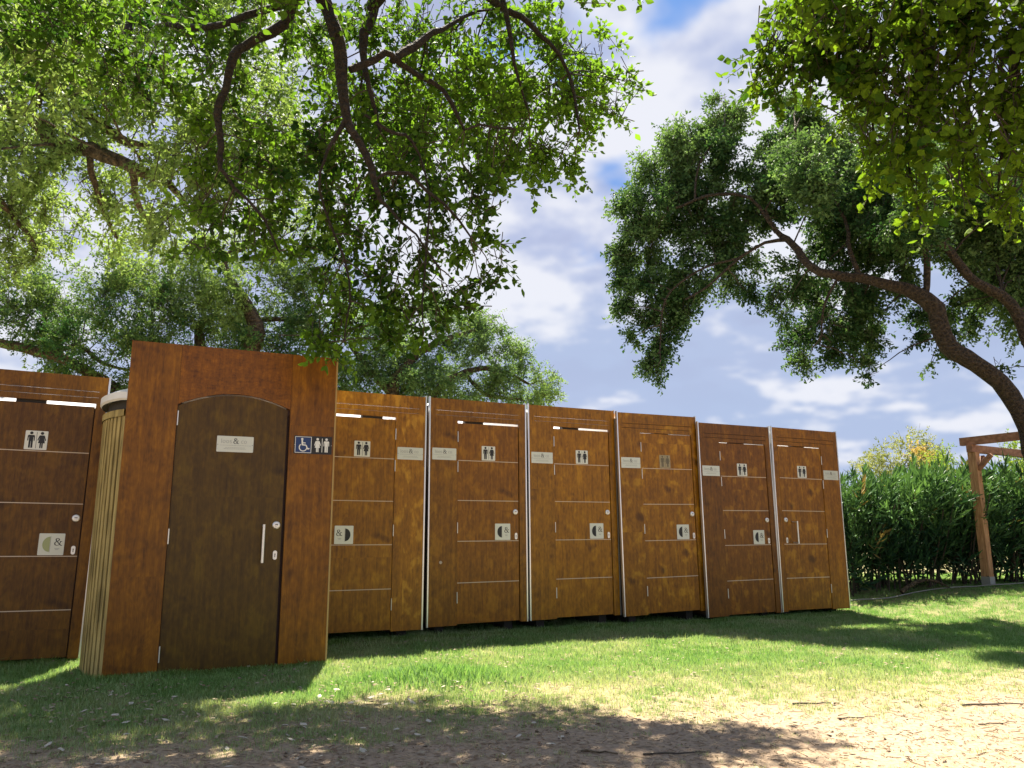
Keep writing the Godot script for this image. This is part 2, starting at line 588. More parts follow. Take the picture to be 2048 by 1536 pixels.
func leaf_into(b: MB, t: Transform3D, long: float, wide: float, fold: float, full: bool) -> void:
	var keep := b.xf
	b.xf = t
	var mid := [Vector3(0, 0, 0), Vector3(0, 0.34 * long, 0.03 * long), Vector3(0, 0.70 * long, 0.0), Vector3(0, long, -0.14 * long)]
	var hw := [0.0, 0.5 * wide * long, 0.36 * wide * long, 0.0]
	if full:
		for s in [-1.0, 1.0]:
			var p1: Vector3 = mid[1] + Vector3(s * hw[1], 0.02 * long, -fold * hw[1])
			var p2: Vector3 = mid[2] + Vector3(s * hw[2], -0.02 * long, -fold * hw[2])
			var e1: Vector3 = mid[1].lerp(mid[2], 0.5) + Vector3(s * hw[1] * 0.86, 0.03 * long, -fold * hw[1])
			b.flat_tri(mid[0], mid[1], p1) if s < 0 else b.flat_tri(mid[0], p1, mid[1])
			b.flat_tri(mid[1], e1, p1) if s < 0 else b.flat_tri(mid[1], p1, e1)
			b.flat_tri(mid[1], mid[2], e1) if s < 0 else b.flat_tri(mid[1], e1, mid[2])
			b.flat_tri(mid[2], p2, e1) if s < 0 else b.flat_tri(mid[2], e1, p2)
			b.flat_tri(mid[2], mid[3], p2) if s < 0 else b.flat_tri(mid[2], p2, mid[3])
	else:
		var m := Vector3(0, 0.45 * long, 0.02 * long)
		var l := Vector3(-hw[1], 0.45 * long, -fold * hw[1])
		var r := Vector3(hw[1], 0.45 * long, -fold * hw[1])
		b.flat_tri(mid[0], m, l)
		b.flat_tri(m, mid[3], l)
		b.flat_tri(mid[0], r, m)
		b.flat_tri(m, r, mid[3])
	b.xf = keep


# where the leaves of one twig sit, along a hanging curve of the given length
func twig_leaves(count: int, long: float, size: float, droop: float) -> Array:
	var out := []
	for i in count:
		var f := (i + 0.6) / count
		var at := Vector3(0, f * long, 0) + Vector3(rng.randf_range(-1, 1), 0, rng.randf_range(-1, 1)) * 0.02
		at.z -= droop * f * f * long
		var b := Basis(Vector3.UP, i * 2.4 + rng.randf_range(-0.5, 0.5)) * Basis(Vector3.RIGHT, rng.randf_range(0.5, 1.5)) * Basis(Vector3.UP, rng.randf_range(-0.8, 0.8))
		out.append(Transform3D(b.scaled_local(Vector3.ONE * size * rng.randf_range(0.5, 1.25)), at))
	return out


func sprig_mesh(count: int, long: float, size: float, wide: float, material: Material) -> ArrayMesh:
	var b := MB.new()
	for t in twig_leaves(count, long, size, 0.15):
		leaf_into(b, t, 1.0, wide, 0.3, false)
	return one(b, material)


func smooth_line(flat: Array, base: Vector3, step: float, wob: float) -> Array:
	var c := Curve3D.new()
	var rr := []
	var n := flat.size() / 4
	for i in n:
		c.add_point(Vector3(flat[i * 4], flat[i * 4 + 1], flat[i * 4 + 2]) - base)
		rr.append(flat[i * 4 + 3])
	for i in n:
		var a := c.get_point_position(maxi(i - 1, 0))
		var b := c.get_point_position(mini(i + 1, n - 1))
		c.set_point_in(i, (a - b) / 6.0)
		c.set_point_out(i, (b - a) / 6.0)
	var pts := PackedVector3Array()
	var rad := PackedFloat32Array()
	for i in n - 1:
		var len := c.get_point_position(i).distance_to(c.get_point_position(i + 1))
		var k := clampi(int(len / step), 2, 12)
		for j in k + (1 if i == n - 2 else 0):
			var f := float(j) / k
			pts.append(c.sample(i, f) + Vector3(small.get_noise_2d(i * 7 + f * 5, 1), small.get_noise_2d(i * 7 + f * 5, 50), small.get_noise_2d(i * 7 + f * 5, 90)) * wob * (0.0 if i == 0 and j == 0 else 1.0))
			rad.append(lerpf(rr[i], rr[i + 1], f))
	return [pts, rad]


# size: leaf length; lai: how many layers of leaves a clump holds; near: each leaf placed singly, the 300 that show largest as parts
func tree(called: String, label: String, category: String, limbs: Array, clumps: Array, o: Dictionary) -> Node3D:
	var base := Vector3(limbs[0][0], limbs[0][1], limbs[0][2])
	var root := thing(called, label, category, base)
	var joints := PackedVector3Array()
	var first := true
	for l in limbs:
		var line := smooth_line(l, base, 0.16, o.get("wob", 0.03))
		var b := MB.new()
		b.tube(line[0], line[1], 12 if line[1][0] > 0.08 else 8, 0.22, small)
		part("trunk" if first else "limb", one(b, o.bark), root)
		var from: int = line[0].size() / 2 if first else 1
		for i in range(from, line[0].size()):
			joints.append(line[0][i])
		first = false
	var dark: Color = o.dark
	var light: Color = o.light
	var where := []
	var cols := PackedColorArray()
	var twigs := []
	var twig_cols := PackedColorArray()
	var per: int = o.per
	var area: float = 0.6 * o.size * o.size * o.wide
	var kinds := []
	if o.near:
		for i in 5:
			kinds.append(twig_leaves(per, o.long, o.size, 0.25))
	for cl in clumps:
		var c := Vector3(cl[0], cl[1], cl[2]) - base
		var r: float = cl[3]
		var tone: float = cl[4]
		var best := 1e9
		var j := Vector3.ZERO
		for q in joints:
			var dd := q.distance_squared_to(c)
			if dd < best:
				best = dd
				j = q
		# the branch that carries this clump
		var hubs := [c]
		if best > 0.01:
			var pts := PackedVector3Array()
			var rad := PackedFloat32Array()
			var len := sqrt(best)
			var sag := Vector3(rng.randf_range(-0.12, 0.12), rng.randf_range(0.02, 0.16), rng.randf_range(-0.12, 0.12)) * len
			for k in 7:
				var f := k / 6.0
				pts.append(j.lerp(c, f) + sag * 4.0 * f * (1.0 - f) * 0.5 + Vector3(rng.randf_range(-1, 1), rng.randf_range(-1, 1), rng.randf_range(-1, 1)) * 0.02 * len * sin(f * PI))
				rad.append(lerpf(clampf(0.012 * sqrt(len) * o.get("stout", 1.0), 0.004, 0.03), 0.003, f))
			var b := MB.new()
			b.tube(pts, rad, 5)
			part("branch", one(b, M.twig if len < 0.8 else o.bark), root)
		var want: int = maxi(2, int(o.lai * PI * r * r / area / per * 1.4))
		# leaves gather in bunches, with gaps between them
		var bunches := maxi(3, int(3 + r * 12))
		var cores := []
		for k in bunches:
			var u := Vector3(rng.randfn(), rng.randfn(), rng.randfn()).normalized() * pow(rng.randf(), 0.45) * r
			cores.append(u)
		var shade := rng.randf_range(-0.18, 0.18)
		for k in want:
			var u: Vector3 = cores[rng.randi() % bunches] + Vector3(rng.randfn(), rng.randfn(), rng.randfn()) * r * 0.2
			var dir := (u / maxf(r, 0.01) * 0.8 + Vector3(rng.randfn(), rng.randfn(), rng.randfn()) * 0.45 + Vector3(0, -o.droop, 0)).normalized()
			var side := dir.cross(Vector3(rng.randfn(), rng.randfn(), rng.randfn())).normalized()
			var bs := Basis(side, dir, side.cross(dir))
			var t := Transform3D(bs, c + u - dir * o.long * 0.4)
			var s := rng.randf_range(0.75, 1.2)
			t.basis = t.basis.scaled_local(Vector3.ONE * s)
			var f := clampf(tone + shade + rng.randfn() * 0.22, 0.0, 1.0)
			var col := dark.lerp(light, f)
			if o.near:
				for lf in kinds[k % 5]:
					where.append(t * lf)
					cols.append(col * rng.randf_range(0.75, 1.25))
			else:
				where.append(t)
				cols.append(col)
			if k % o.get("twig_every", 1) == 0:
				twigs.append(t * Transform3D(Basis.from_scale(Vector3(1, o.long, 1)), Vector3.ZERO))
				twig_cols.append(Color.WHITE)
	var material: StandardMaterial3D = o.material
	if o.near:
		var leaf := leaf_mesh(1.0, o.wide, 0.3, material)
		var eye := Vector3(0, 0.95, 0) - base
		var order := []
		for i in where.size():
			var p: Vector3 = where[i].origin - eye
			if p.z < -1.0 and absf(p.x / p.z) < 0.62 and p.y / -p.z < 0.74:
				order.append(Vector2(p.length() / where[i].basis.y.length(), i))
		order.sort()
		var tints := []
		for k in 6:
			var lb := MB.new()
			lb.tint = dark.lerp(light, 0.1 + 0.17 * k)
			leaf_into(lb, Transform3D.IDENTITY, 1.0, o.wide, 0.3, true)
			tints.append(one(lb, material))
		var taken := {}
		for k in mini(300, order.size()):
			var i := int(order[k].y)
			taken[i] = true
			var l := part("leaf", tints[k % 6], root)
			l.transform = where[i]
		var rest := []
		var rest_cols := PackedColorArray()
		for i in where.size():
			if not taken.has(i):
				rest.append(where[i])
				rest_cols.append(cols[i])
		scatter("foliage", leaf, rest, rest_cols, material, root)
	else:
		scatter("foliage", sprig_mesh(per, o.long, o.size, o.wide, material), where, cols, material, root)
	var tw := MB.new()
	tw.tube(PackedVector3Array([Vector3(0, -0.4, 0), Vector3(0.01, 0.2, 0), Vector3(0, 0.9, -0.04)]), PackedFloat32Array([0.004, 0.003, 0.0015]), 4)
	scatter("twigs", one(tw, M.twig), twigs, twig_cols, M.twig, root)
	return root


const OVERHEAD_CLUMPS := [
	[-3.06,5.63,-6.3,0.25,0.6], [-2.69,5.59,-6.18,0.24,0.5], [-2.32,5.4,-6.06,0.27,0.5], [-1.96,5.35,-6.06,0.30,0.6], [-1.54,5.31,-5.94,0.23,0.5], [-1.19,5.44,-6.18,0.33,0.6],
	[-0.8,5.53,-6.3,0.33,0.7], [-0.43,5.58,-6.3,0.33,0.7], [-0.07,5.61,-6.48,0.34,0.8], [0.27,5.79,-6.66,0.31,0.9], [0.32,5.52,-6.66,0.31,0.9], [0.61,5.56,-6.72,0.27,0.9],
	[0.86,5.6,-6.78,0.20,0.9], [1.03,5.3,-6.78,0.20,0.9], [1.17,5.33,-6.78,0.11,1], [0.92,4.97,-6.72,0.22,0.9], [0.6,5.09,-6.66,0.31,0.9], [0.73,4.63,-6.66,0.22,0.8],
	[0.49,4.49,-6.6,0.22,0.7], [0.58,4.24,-6.6,0.17,0.7], [0.39,4.26,-6.54,0.13,0.8], [0.17,4.97,-6.54,0.35,0.8], [-0.2,5.06,-6.36,0.34,0.8], [-0.56,5.07,-6.3,0.33,0.7],
	[-0.9,4.95,-6.12,0.32,0.6], [-1.21,4.74,-5.94,0.28,0.5], [-1.62,4.75,-5.88,0.19,0.4], [-1.43,4.39,-5.82,0.23,0.4], [-1.03,4.41,-5.94,0.28,0.5], [-0.66,4.43,-6.06,0.32,0.6],
	[-0.28,4.49,-6.24,0.33,0.7], [0.07,4.44,-6.42,0.30,0.7], [0.16,4.2,-6.42,0.19,0.6], [-0.11,4.09,-6.3,0.21,0.5], [-0.06,4.28,-6.3,0.21,0.6], [-2.73,5.06,-6.06,0.24,0.6],
	[-2.31,4.62,-5.82,0.23,0.6], [-2.5,4.34,-5.82,0.23,0.6], [-2.16,4.18,-5.7,0.23,0.6], [-1.9,4.07,-5.82,0.19,0.5], [-2.55,3.94,-5.82,0.21,0.6], [-2.25,3.79,-5.7,0.23,0.4],
	[-2,3.66,-5.7,0.23,0.4], [-2.27,3.45,-5.7,0.21,0.4], [-2.52,3.55,-5.82,0.19,0.6], [-2.06,3.28,-5.7,0.21,0.5], [-1.88,3.35,-5.76,0.19,0.5], [-2.35,3.18,-5.76,0.15,0.5],
	[-2.59,3.19,-5.88,0.16,0.6], [-1.92,3.08,-5.82,0.15,0.5], [-1.69,3.12,-5.82,0.19,0.5], [-1.8,3.63,-5.82,0.15,0.4], [-1.63,4.1,-5.7,0.21,0.3], [-1.5,3.88,-5.7,0.23,0.3],
	[-1.22,3.92,-5.7,0.23,0.3], [-0.92,3.94,-5.82,0.23,0.4], [-0.64,3.96,-5.94,0.24,0.4], [-0.4,3.93,-6.06,0.24,0.5], [-0.19,3.82,-6.12,0.16,0.4], [-1.52,3.62,-5.7,0.19,0.3],
	[-1.28,3.58,-5.7,0.23,0.3], [-1.02,3.61,-5.76,0.23,0.3], [-0.74,3.55,-5.82,0.23,0.4], [-0.51,3.51,-5.94,0.22,0.5], [-0.31,3.58,-6,0.16,0.4], [-0.18,3.32,-6,0.18,0.5],
	[-0.14,3.06,-6,0.16,0.3], [-0.26,2.97,-6,0.16,0.3], [-1.44,3.31,-5.76,0.21,0.4], [-1.16,3.27,-5.76,0.23,0.4], [-0.89,3.21,-5.82,0.23,0.4], [-0.62,3.23,-5.88,0.23,0.5],
	[-0.42,3.17,-5.94,0.20,0.4], [-1.37,3.04,-5.82,0.21,0.5], [-1.09,2.95,-5.82,0.21,0.5], [-0.81,2.91,-5.82,0.23,0.5], [-0.53,2.85,-5.88,0.19,0.4], [-0.33,2.77,-5.88,0.14,0.4],
	[-1.33,2.77,-5.88,0.21,0.6], [-1.53,2.85,-5.88,0.19,0.6], [-1.09,2.68,-5.88,0.19,0.5], [-0.8,2.63,-5.82,0.19,0.5], [-0.57,2.64,-5.88,0.14,0.5], [-1.28,2.52,-5.88,0.18,0.6],
	[-1.47,2.48,-5.88,0.19,0.7], [-1.51,2.34,-5.88,0.11,0.8], [-1.39,2.32,-5.88,0.09,0.8], [-1.04,2.48,-5.88,0.14,0.6], [-0.72,2.42,-5.82,0.12,0.6], [-1.6,5,-7,0.50,0.7],
	[-1,5.2,-7.2,0.50,0.8], [-0.5,5.2,-7.1,0.50,0.8], [0,5.1,-6.9,0.45,0.8], [-0.9,4.6,-6.7,0.45,0.6], [-0.2,4.7,-6.7,0.40,0.6], [-1.5,4.4,-6.6,0.45,0.6],
	[0.4,5,-6.6,0.40,0.7], [-1.9,5.2,-4.6,0.60,0.5], [-0.8,5.4,-4.8,0.70,0.5], [0.2,5.5,-5.2,0.60,0.6], [-2.6,4.9,-4.2,0.60,0.5], [-1.4,5.6,-3.4,0.70,0.5],
	[-0.3,5.8,-3.8,0.70,0.5], [0.6,5.6,-4.3,0.60,0.6], [-2.9,4.6,-5,0.50,0.5], [-3.2,4.3,-4.9,0.50,0.5],
]
const OVERHEAD_LIMBS := [
	[-1.9,-0.15,1.6,0.340,   -1.95,0.9,1.5,0.300,   -1.8,2.2,1.1,0.270,   -1.7,3.6,0.1,0.240,   -1.75,4.6,-1.6,0.190,   -1.7,5,-3.2,0.140,   -1.62,4.9,-4.4,0.100],
	[-1.62,4.9,-4.4,0.100,   -1.71,5.07,-5.36,0.044,   -1.89,4.8,-5.36,0.041,   -2.08,4.7,-5.36,0.037,   -2.14,4.56,-5.3,0.035,   -2.18,4.29,-5.3,0.029,   -2.22,4.08,-5.3,0.028,   -2.19,3.83,-5.3,0.023,   -2.17,3.71,-5.3,0.020,   -2.13,3.59,-5.3,0.013,   -1.95,3.39,-5.3,0.012,   -1.81,3.24,-5.3,0.009,   -1.71,3.03,-5.36,0.007],
	[-1.62,4.9,-4.4,0.120,   -1.52,5.2,-5.36,0.062,   -1.41,4.89,-5.36,0.053,   -1.34,4.71,-5.36,0.053,   -1.31,4.41,-5.36,0.044,   -1.27,4.12,-5.36,0.036,   -1.17,3.91,-5.36,0.030,   -1.07,3.7,-5.36,0.027,   -1.01,3.5,-5.36,0.021,   -0.92,3.37,-5.42,0.013,   -0.72,3.17,-5.42,0.009,   -0.54,2.92,-5.48,0.008],
	[-1.25,4.5,-5.36,0.030,   -1.15,4.58,-5.42,0.030,   -1.01,4.71,-5.48,0.030,   -0.9,4.68,-5.54,0.024,   -0.74,4.59,-5.6,0.023,   -0.56,4.52,-5.66,0.020,   -0.48,4.38,-5.66,0.017,   -0.4,4.22,-5.72,0.013,   -0.26,4.27,-5.78,0.011,   0.03,4.31,-5.9,0.008],
	[-1.03,3.58,-5.36,0.013,   -0.93,3.67,-5.42,0.015,   -0.8,3.68,-5.48,0.015,   -0.66,3.56,-5.48,0.014,   -0.52,3.46,-5.54,0.011,   -0.32,3.24,-5.6,0.008],
	[-0.9,5.2,-4.9,0.090,   -1.15,5.34,-5.72,0.054,   -1.19,5.11,-5.66,0.047,   -1.21,4.84,-5.6,0.031,   -1.13,4.44,-5.54,0.018,   -1.04,4.09,-5.54,0.012],
	[-0.5,5.4,-5.3,0.080,   -0.11,5.57,-6.02,0.033,   0.07,5.49,-6.08,0.030,   0.25,5.36,-6.14,0.024,   0.43,5.2,-6.2,0.017,   0.56,4.84,-6.26,0.014,   0.6,4.5,-6.26,0.009],
	[-0.08,5.53,-5.9,0.023,   -0.02,5.29,-5.9,0.021,   0,5,-5.9,0.018,   0.06,4.8,-5.96,0.012,   0.15,4.51,-6.02,0.007],
	[-0.95,4.68,-5.51,0.030,   -0.87,4.81,-5.6,0.037,   -0.73,5.06,-5.78,0.033,   -0.6,5.24,-5.9,0.024,   -0.42,5.49,-6.08,0.015,   -0.22,5.68,-6.2,0.009],
	[-1.27,4.07,-5.36,0.021,   -1.36,3.79,-5.3,0.013,   -1.43,3.59,-5.3,0.010,   -1.39,3.34,-5.36,0.009,   -1.24,2.97,-5.42,0.009,   -1.19,2.66,-5.42,0.007,   -1.23,2.38,-5.48,0.005],
	[-1.13,4.15,-5.42,0.012,   -0.94,4.02,-5.42,0.013,   -0.83,4,-5.48,0.014,   -0.72,3.88,-5.54,0.009,   -0.63,3.5,-5.54,0.008,   -0.65,2.99,-5.48,0.008,   -0.65,2.51,-5.42,0.006],
	[-1.71,5.3,-5.6,0.031,   -2.17,5.2,-5.66,0.031,   -2.63,5.15,-5.78,0.029,   -2.99,5.29,-5.9,0.020],
	[-3.3,5.72,-6.02,0.043,   -3.31,5.28,-5.96,0.036,   -3.34,5.09,-5.9,0.029,   -3.3,4.95,-5.9,0.023,   -3.24,4.85,-5.9,0.015,   -2.99,4.5,-5.78,0.010],
]
const LEFT_CLUMPS := [
	[-5.76,6.89,-8,0.32,0.8], [-5.47,6.91,-8.2,0.33,0.9], [-5.34,6.31,-8,0.32,0.8], [-4.8,6.62,-7.8,0.36,0.8], [-4.8,6.11,-7.8,0.31,0.9], [-4.22,5.8,-7.6,0.35,0.9],
	[-5.45,6.04,-7.6,0.25,0.7], [-5.11,5.61,-7.4,0.29,0.8], [-4.67,5.44,-7.4,0.34,0.9], [-4.23,5.26,-7.4,0.29,0.8], [-3.86,6.04,-7.6,0.30,0.7], [-3.81,5.32,-7.4,0.29,0.8],
	[-5.07,5.03,-7.2,0.29,0.7], [-4.71,4.98,-7.2,0.24,0.8], [-4.28,4.81,-7.2,0.24,0.8], [-5.09,4.7,-7.3,0.29,0.9], [-4.79,4.69,-7.4,0.29,0.9], [-4.41,4.53,-7.4,0.27,0.9],
	[-5.18,4.41,-7.5,0.30,0.8], [-4.86,4.3,-7.5,0.27,0.9], [-4.29,4.34,-7.6,0.25,0.9], [-5.2,4.06,-7.6,0.25,0.8], [-5.05,3.97,-7.8,0.23,0.8], [-4.21,4.1,-7.7,0.23,1],
	[-4.01,4.74,-7.6,0.23,0.9], [-3.61,4.75,-7.4,0.22,0.8], [-3.6,4.28,-7.6,0.20,0.9], [-4.7,4.2,-7.8,0.21,0.8], [-5.47,3.78,-7.9,0.21,0.8], [-3.51,5.56,-7.5,0.25,0.7],
	[-3.37,5.15,-7.5,0.25,0.8], [-5.86,6.22,-7.6,0.45,0.7], [-5.7,5.21,-7.4,0.44,0.7], [-5.71,4.34,-7.6,0.45,0.8], [-2.73,6.17,-8.4,0.22,0.9], [-2.58,6.78,-8.4,0.28,0.9],
	[-3.05,6.44,-8.4,0.22,0.9], [-3,5.65,-8.4,0.19,0.9], [-2.65,5.9,-8.6,0.17,0.9], [-3.97,4.39,-7.7,0.18,0.9], [-3.88,4.09,-7.8,0.21,1], [-2.3,4.6,-6.8,0.50,0.8],
	[-2.9,4.4,-6.6,0.50,0.8], [-2.6,5.1,-7.2,0.50,0.9], [-3.3,4.9,-7,0.50,0.9], [-2.2,3.9,-6.3,0.40,0.7], [-2.8,3.7,-6.1,0.40,0.7], [-4.6,5.6,-7,0.80,0.7],
	[-3.4,5.9,-6.8,0.80,0.7], [-2.6,5.9,-6.9,0.70,0.7], [-5.6,4.8,-6.6,0.80,0.7], [-6.4,4.2,-7.4,0.90,0.7], [-5.9,5.6,-8.2,1.00,0.7], [-4.2,4.4,-5.6,0.50,0.7],
	[-4.6,3.7,-5.4,0.50,0.7], [-3.5,4.5,-5.3,0.45,0.6],
]
const LEFT_LIMBS := [
	[-6.6,-0.1,-7.6,0.300,   -6.5,1.2,-7.6,0.270,   -6.2,2.6,-7.5,0.240,   -5.6,3.6,-7.4,0.200,   -5.5,5.4,-7.3,0.085,   -5.34,5.4,-7.3,0.076,   -5.03,5.26,-7.2,0.070,   -4.76,5.01,-7.2,0.070,   -4.65,4.88,-7.2,0.079,   -4.28,4.81,-7.2,0.075,   -3.97,4.68,-7.2,0.065,   -3.7,4.57,-7.2,0.061,   -3.49,4.48,-7.3,0.038,   -3.31,4.25,-7.4,0.022],
	[-6.2,2.6,-7.5,0.200,   -5.9,4.3,-7.7,0.170,   -6.24,7.03,-8,0.130,   -5.98,6.8,-8,0.104,   -5.79,6.7,-8,0.088,   -5.47,6.5,-7.9,0.082,   -5.11,6.33,-7.8,0.066,   -4.64,6.11,-7.7,0.045,   -4.16,5.74,-7.6,0.025],
	[-4.87,5.29,-7.2,0.033,   -4.86,5.6,-7.2,0.033,   -5.11,6.03,-7.4,0.029,   -5.43,6.29,-7.6,0.022],
	[-4.28,4.79,-7.2,0.033,   -4.29,4.64,-7.3,0.033,   -4.27,4.42,-7.4,0.031,   -4.25,4.23,-7.6,0.022,   -4.18,4.05,-7.7,0.013],
	[-3.83,4.62,-7.2,0.037,   -3.86,4.42,-7.4,0.034,   -3.84,4.24,-7.5,0.024,   -3.8,4.21,-7.7,0.013],
	[-5.45,4.53,-7.4,0.043,   -5.27,4.39,-7.4,0.038,   -5.22,4.24,-7.5,0.029,   -5.05,4.06,-7.6,0.025,   -5.04,3.86,-7.8,0.015],
	[-4.44,5.29,-7.3,0.047,   -4.22,5.15,-7.3,0.052,   -3.94,4.92,-7.3,0.047,   -3.52,4.87,-7.3,0.019],
]
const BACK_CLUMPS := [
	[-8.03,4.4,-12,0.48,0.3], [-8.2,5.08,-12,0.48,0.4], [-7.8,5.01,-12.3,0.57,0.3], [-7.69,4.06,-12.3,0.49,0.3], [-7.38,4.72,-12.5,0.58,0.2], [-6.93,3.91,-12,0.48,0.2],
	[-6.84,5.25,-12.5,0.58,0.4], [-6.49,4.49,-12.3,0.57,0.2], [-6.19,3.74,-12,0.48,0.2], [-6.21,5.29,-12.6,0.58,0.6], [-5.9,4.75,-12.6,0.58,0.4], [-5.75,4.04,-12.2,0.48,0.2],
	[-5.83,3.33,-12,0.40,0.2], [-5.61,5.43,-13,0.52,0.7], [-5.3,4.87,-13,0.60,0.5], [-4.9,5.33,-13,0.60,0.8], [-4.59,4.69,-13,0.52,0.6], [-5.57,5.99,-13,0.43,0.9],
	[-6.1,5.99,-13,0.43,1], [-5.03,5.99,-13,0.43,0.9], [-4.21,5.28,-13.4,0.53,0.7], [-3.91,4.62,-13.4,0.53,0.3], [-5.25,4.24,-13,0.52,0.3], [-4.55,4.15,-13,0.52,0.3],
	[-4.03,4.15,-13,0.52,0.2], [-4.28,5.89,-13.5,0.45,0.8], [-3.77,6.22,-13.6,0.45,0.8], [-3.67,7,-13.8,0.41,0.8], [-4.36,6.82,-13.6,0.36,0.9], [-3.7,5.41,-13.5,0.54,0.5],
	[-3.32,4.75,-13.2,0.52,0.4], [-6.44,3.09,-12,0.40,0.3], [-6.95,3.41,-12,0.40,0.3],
]
const BACK_LIMBS := [
	[-5.2,0,-12.6,0.300,   -5.3,1.5,-12.5,0.260,   -5.6,2.6,-12.3,0.200,   -6.81,3.58,-12,0.078,   -7.4,3.82,-12,0.086,   -7.89,3.95,-12,0.078,   -8.39,4.07,-12,0.070],
	[-5.3,1.5,-12.5,0.240,   -4.9,3.2,-12.6,0.200,   -4.4,4.4,-12.8,0.140,   -5.11,5.8,-13,0.051,   -4.31,6.38,-13.5,0.035],
	[-4.9,3.2,-12.6,0.140,   -5.46,4.6,-13,0.068,   -4.66,4.75,-13.2,0.051,   -3.89,4.78,-13.3,0.035],
	[-7.4,3.82,-12,0.047,   -7.05,4.04,-12.2,0.040,   -6.61,3.7,-12.2,0.032,   -6.19,3.62,-12.2,0.020],
]
const MIDDLE_CLUMPS := [
	[-3.22,4.13,-14.5,0.58,0.3], [-2.73,3.83,-14.5,0.48,0.3], [-2.75,4.52,-14.5,0.58,0.4], [-2.16,4.13,-14.5,0.58,0.4], [-2.02,4.8,-14.8,0.49,0.5], [-1.57,3.83,-14.5,0.53,0.5],
	[-1.4,4.35,-14.6,0.53,0.4], [-1.13,5,-14.8,0.49,0.5], [-0.75,5.27,-15,0.40,0.5], [-0.44,5.06,-15,0.35,0.6], [-0.64,4.64,-15,0.45,0.4], [-0.93,4.03,-15,0.50,0.5],
	[-0.34,4.13,-15,0.45,0.5], [0.06,4.69,-15.2,0.38,0.6], [0.26,4.38,-15.2,0.30,0.6], [-0.24,3.73,-15,0.50,0.6], [0.37,3.8,-15.4,0.41,0.8], [0.63,4,-15.6,0.29,0.9],
	[0.84,4.21,-15.6,0.17,1], [0.73,3.73,-15.6,0.26,0.9], [-2.46,5.27,-15,0.60,0.4], [-1.66,5.37,-15,0.50,0.5], [-3.22,5.11,-14.8,0.49,0.4], [-1.21,3.59,-14.8,0.49,0.4],
	[-2.19,3.59,-14.8,0.49,0.4], [-3.16,3.59,-14.8,0.49,0.4],
]
const MIDDLE_LIMBS := [
	[-2.4,0,-14.4,0.300,   -2.35,1.6,-14.4,0.260,   -2.27,3.62,-14.4,0.112,   -2.14,4.05,-14.4,0.094,   -1.78,4.47,-14.5,0.075,   -1.31,4.75,-14.6,0.057,   -0.74,5,-14.8,0.029],
	[-2.27,3.62,-14.4,0.094,   -2.74,4.13,-14.5,0.066,   -3.16,4.65,-14.6,0.038],
	[-2.35,1.6,-14.4,0.180,   -1.57,3.54,-14.5,0.075,   -0.92,4.14,-14.8,0.058,   -0.24,4.23,-15,0.039,   0.36,3.99,-15.3,0.025],
	[-0.92,4.14,-14.8,0.043,   -0.49,3.73,-15,0.039,   0.26,3.68,-15.3,0.030],
]
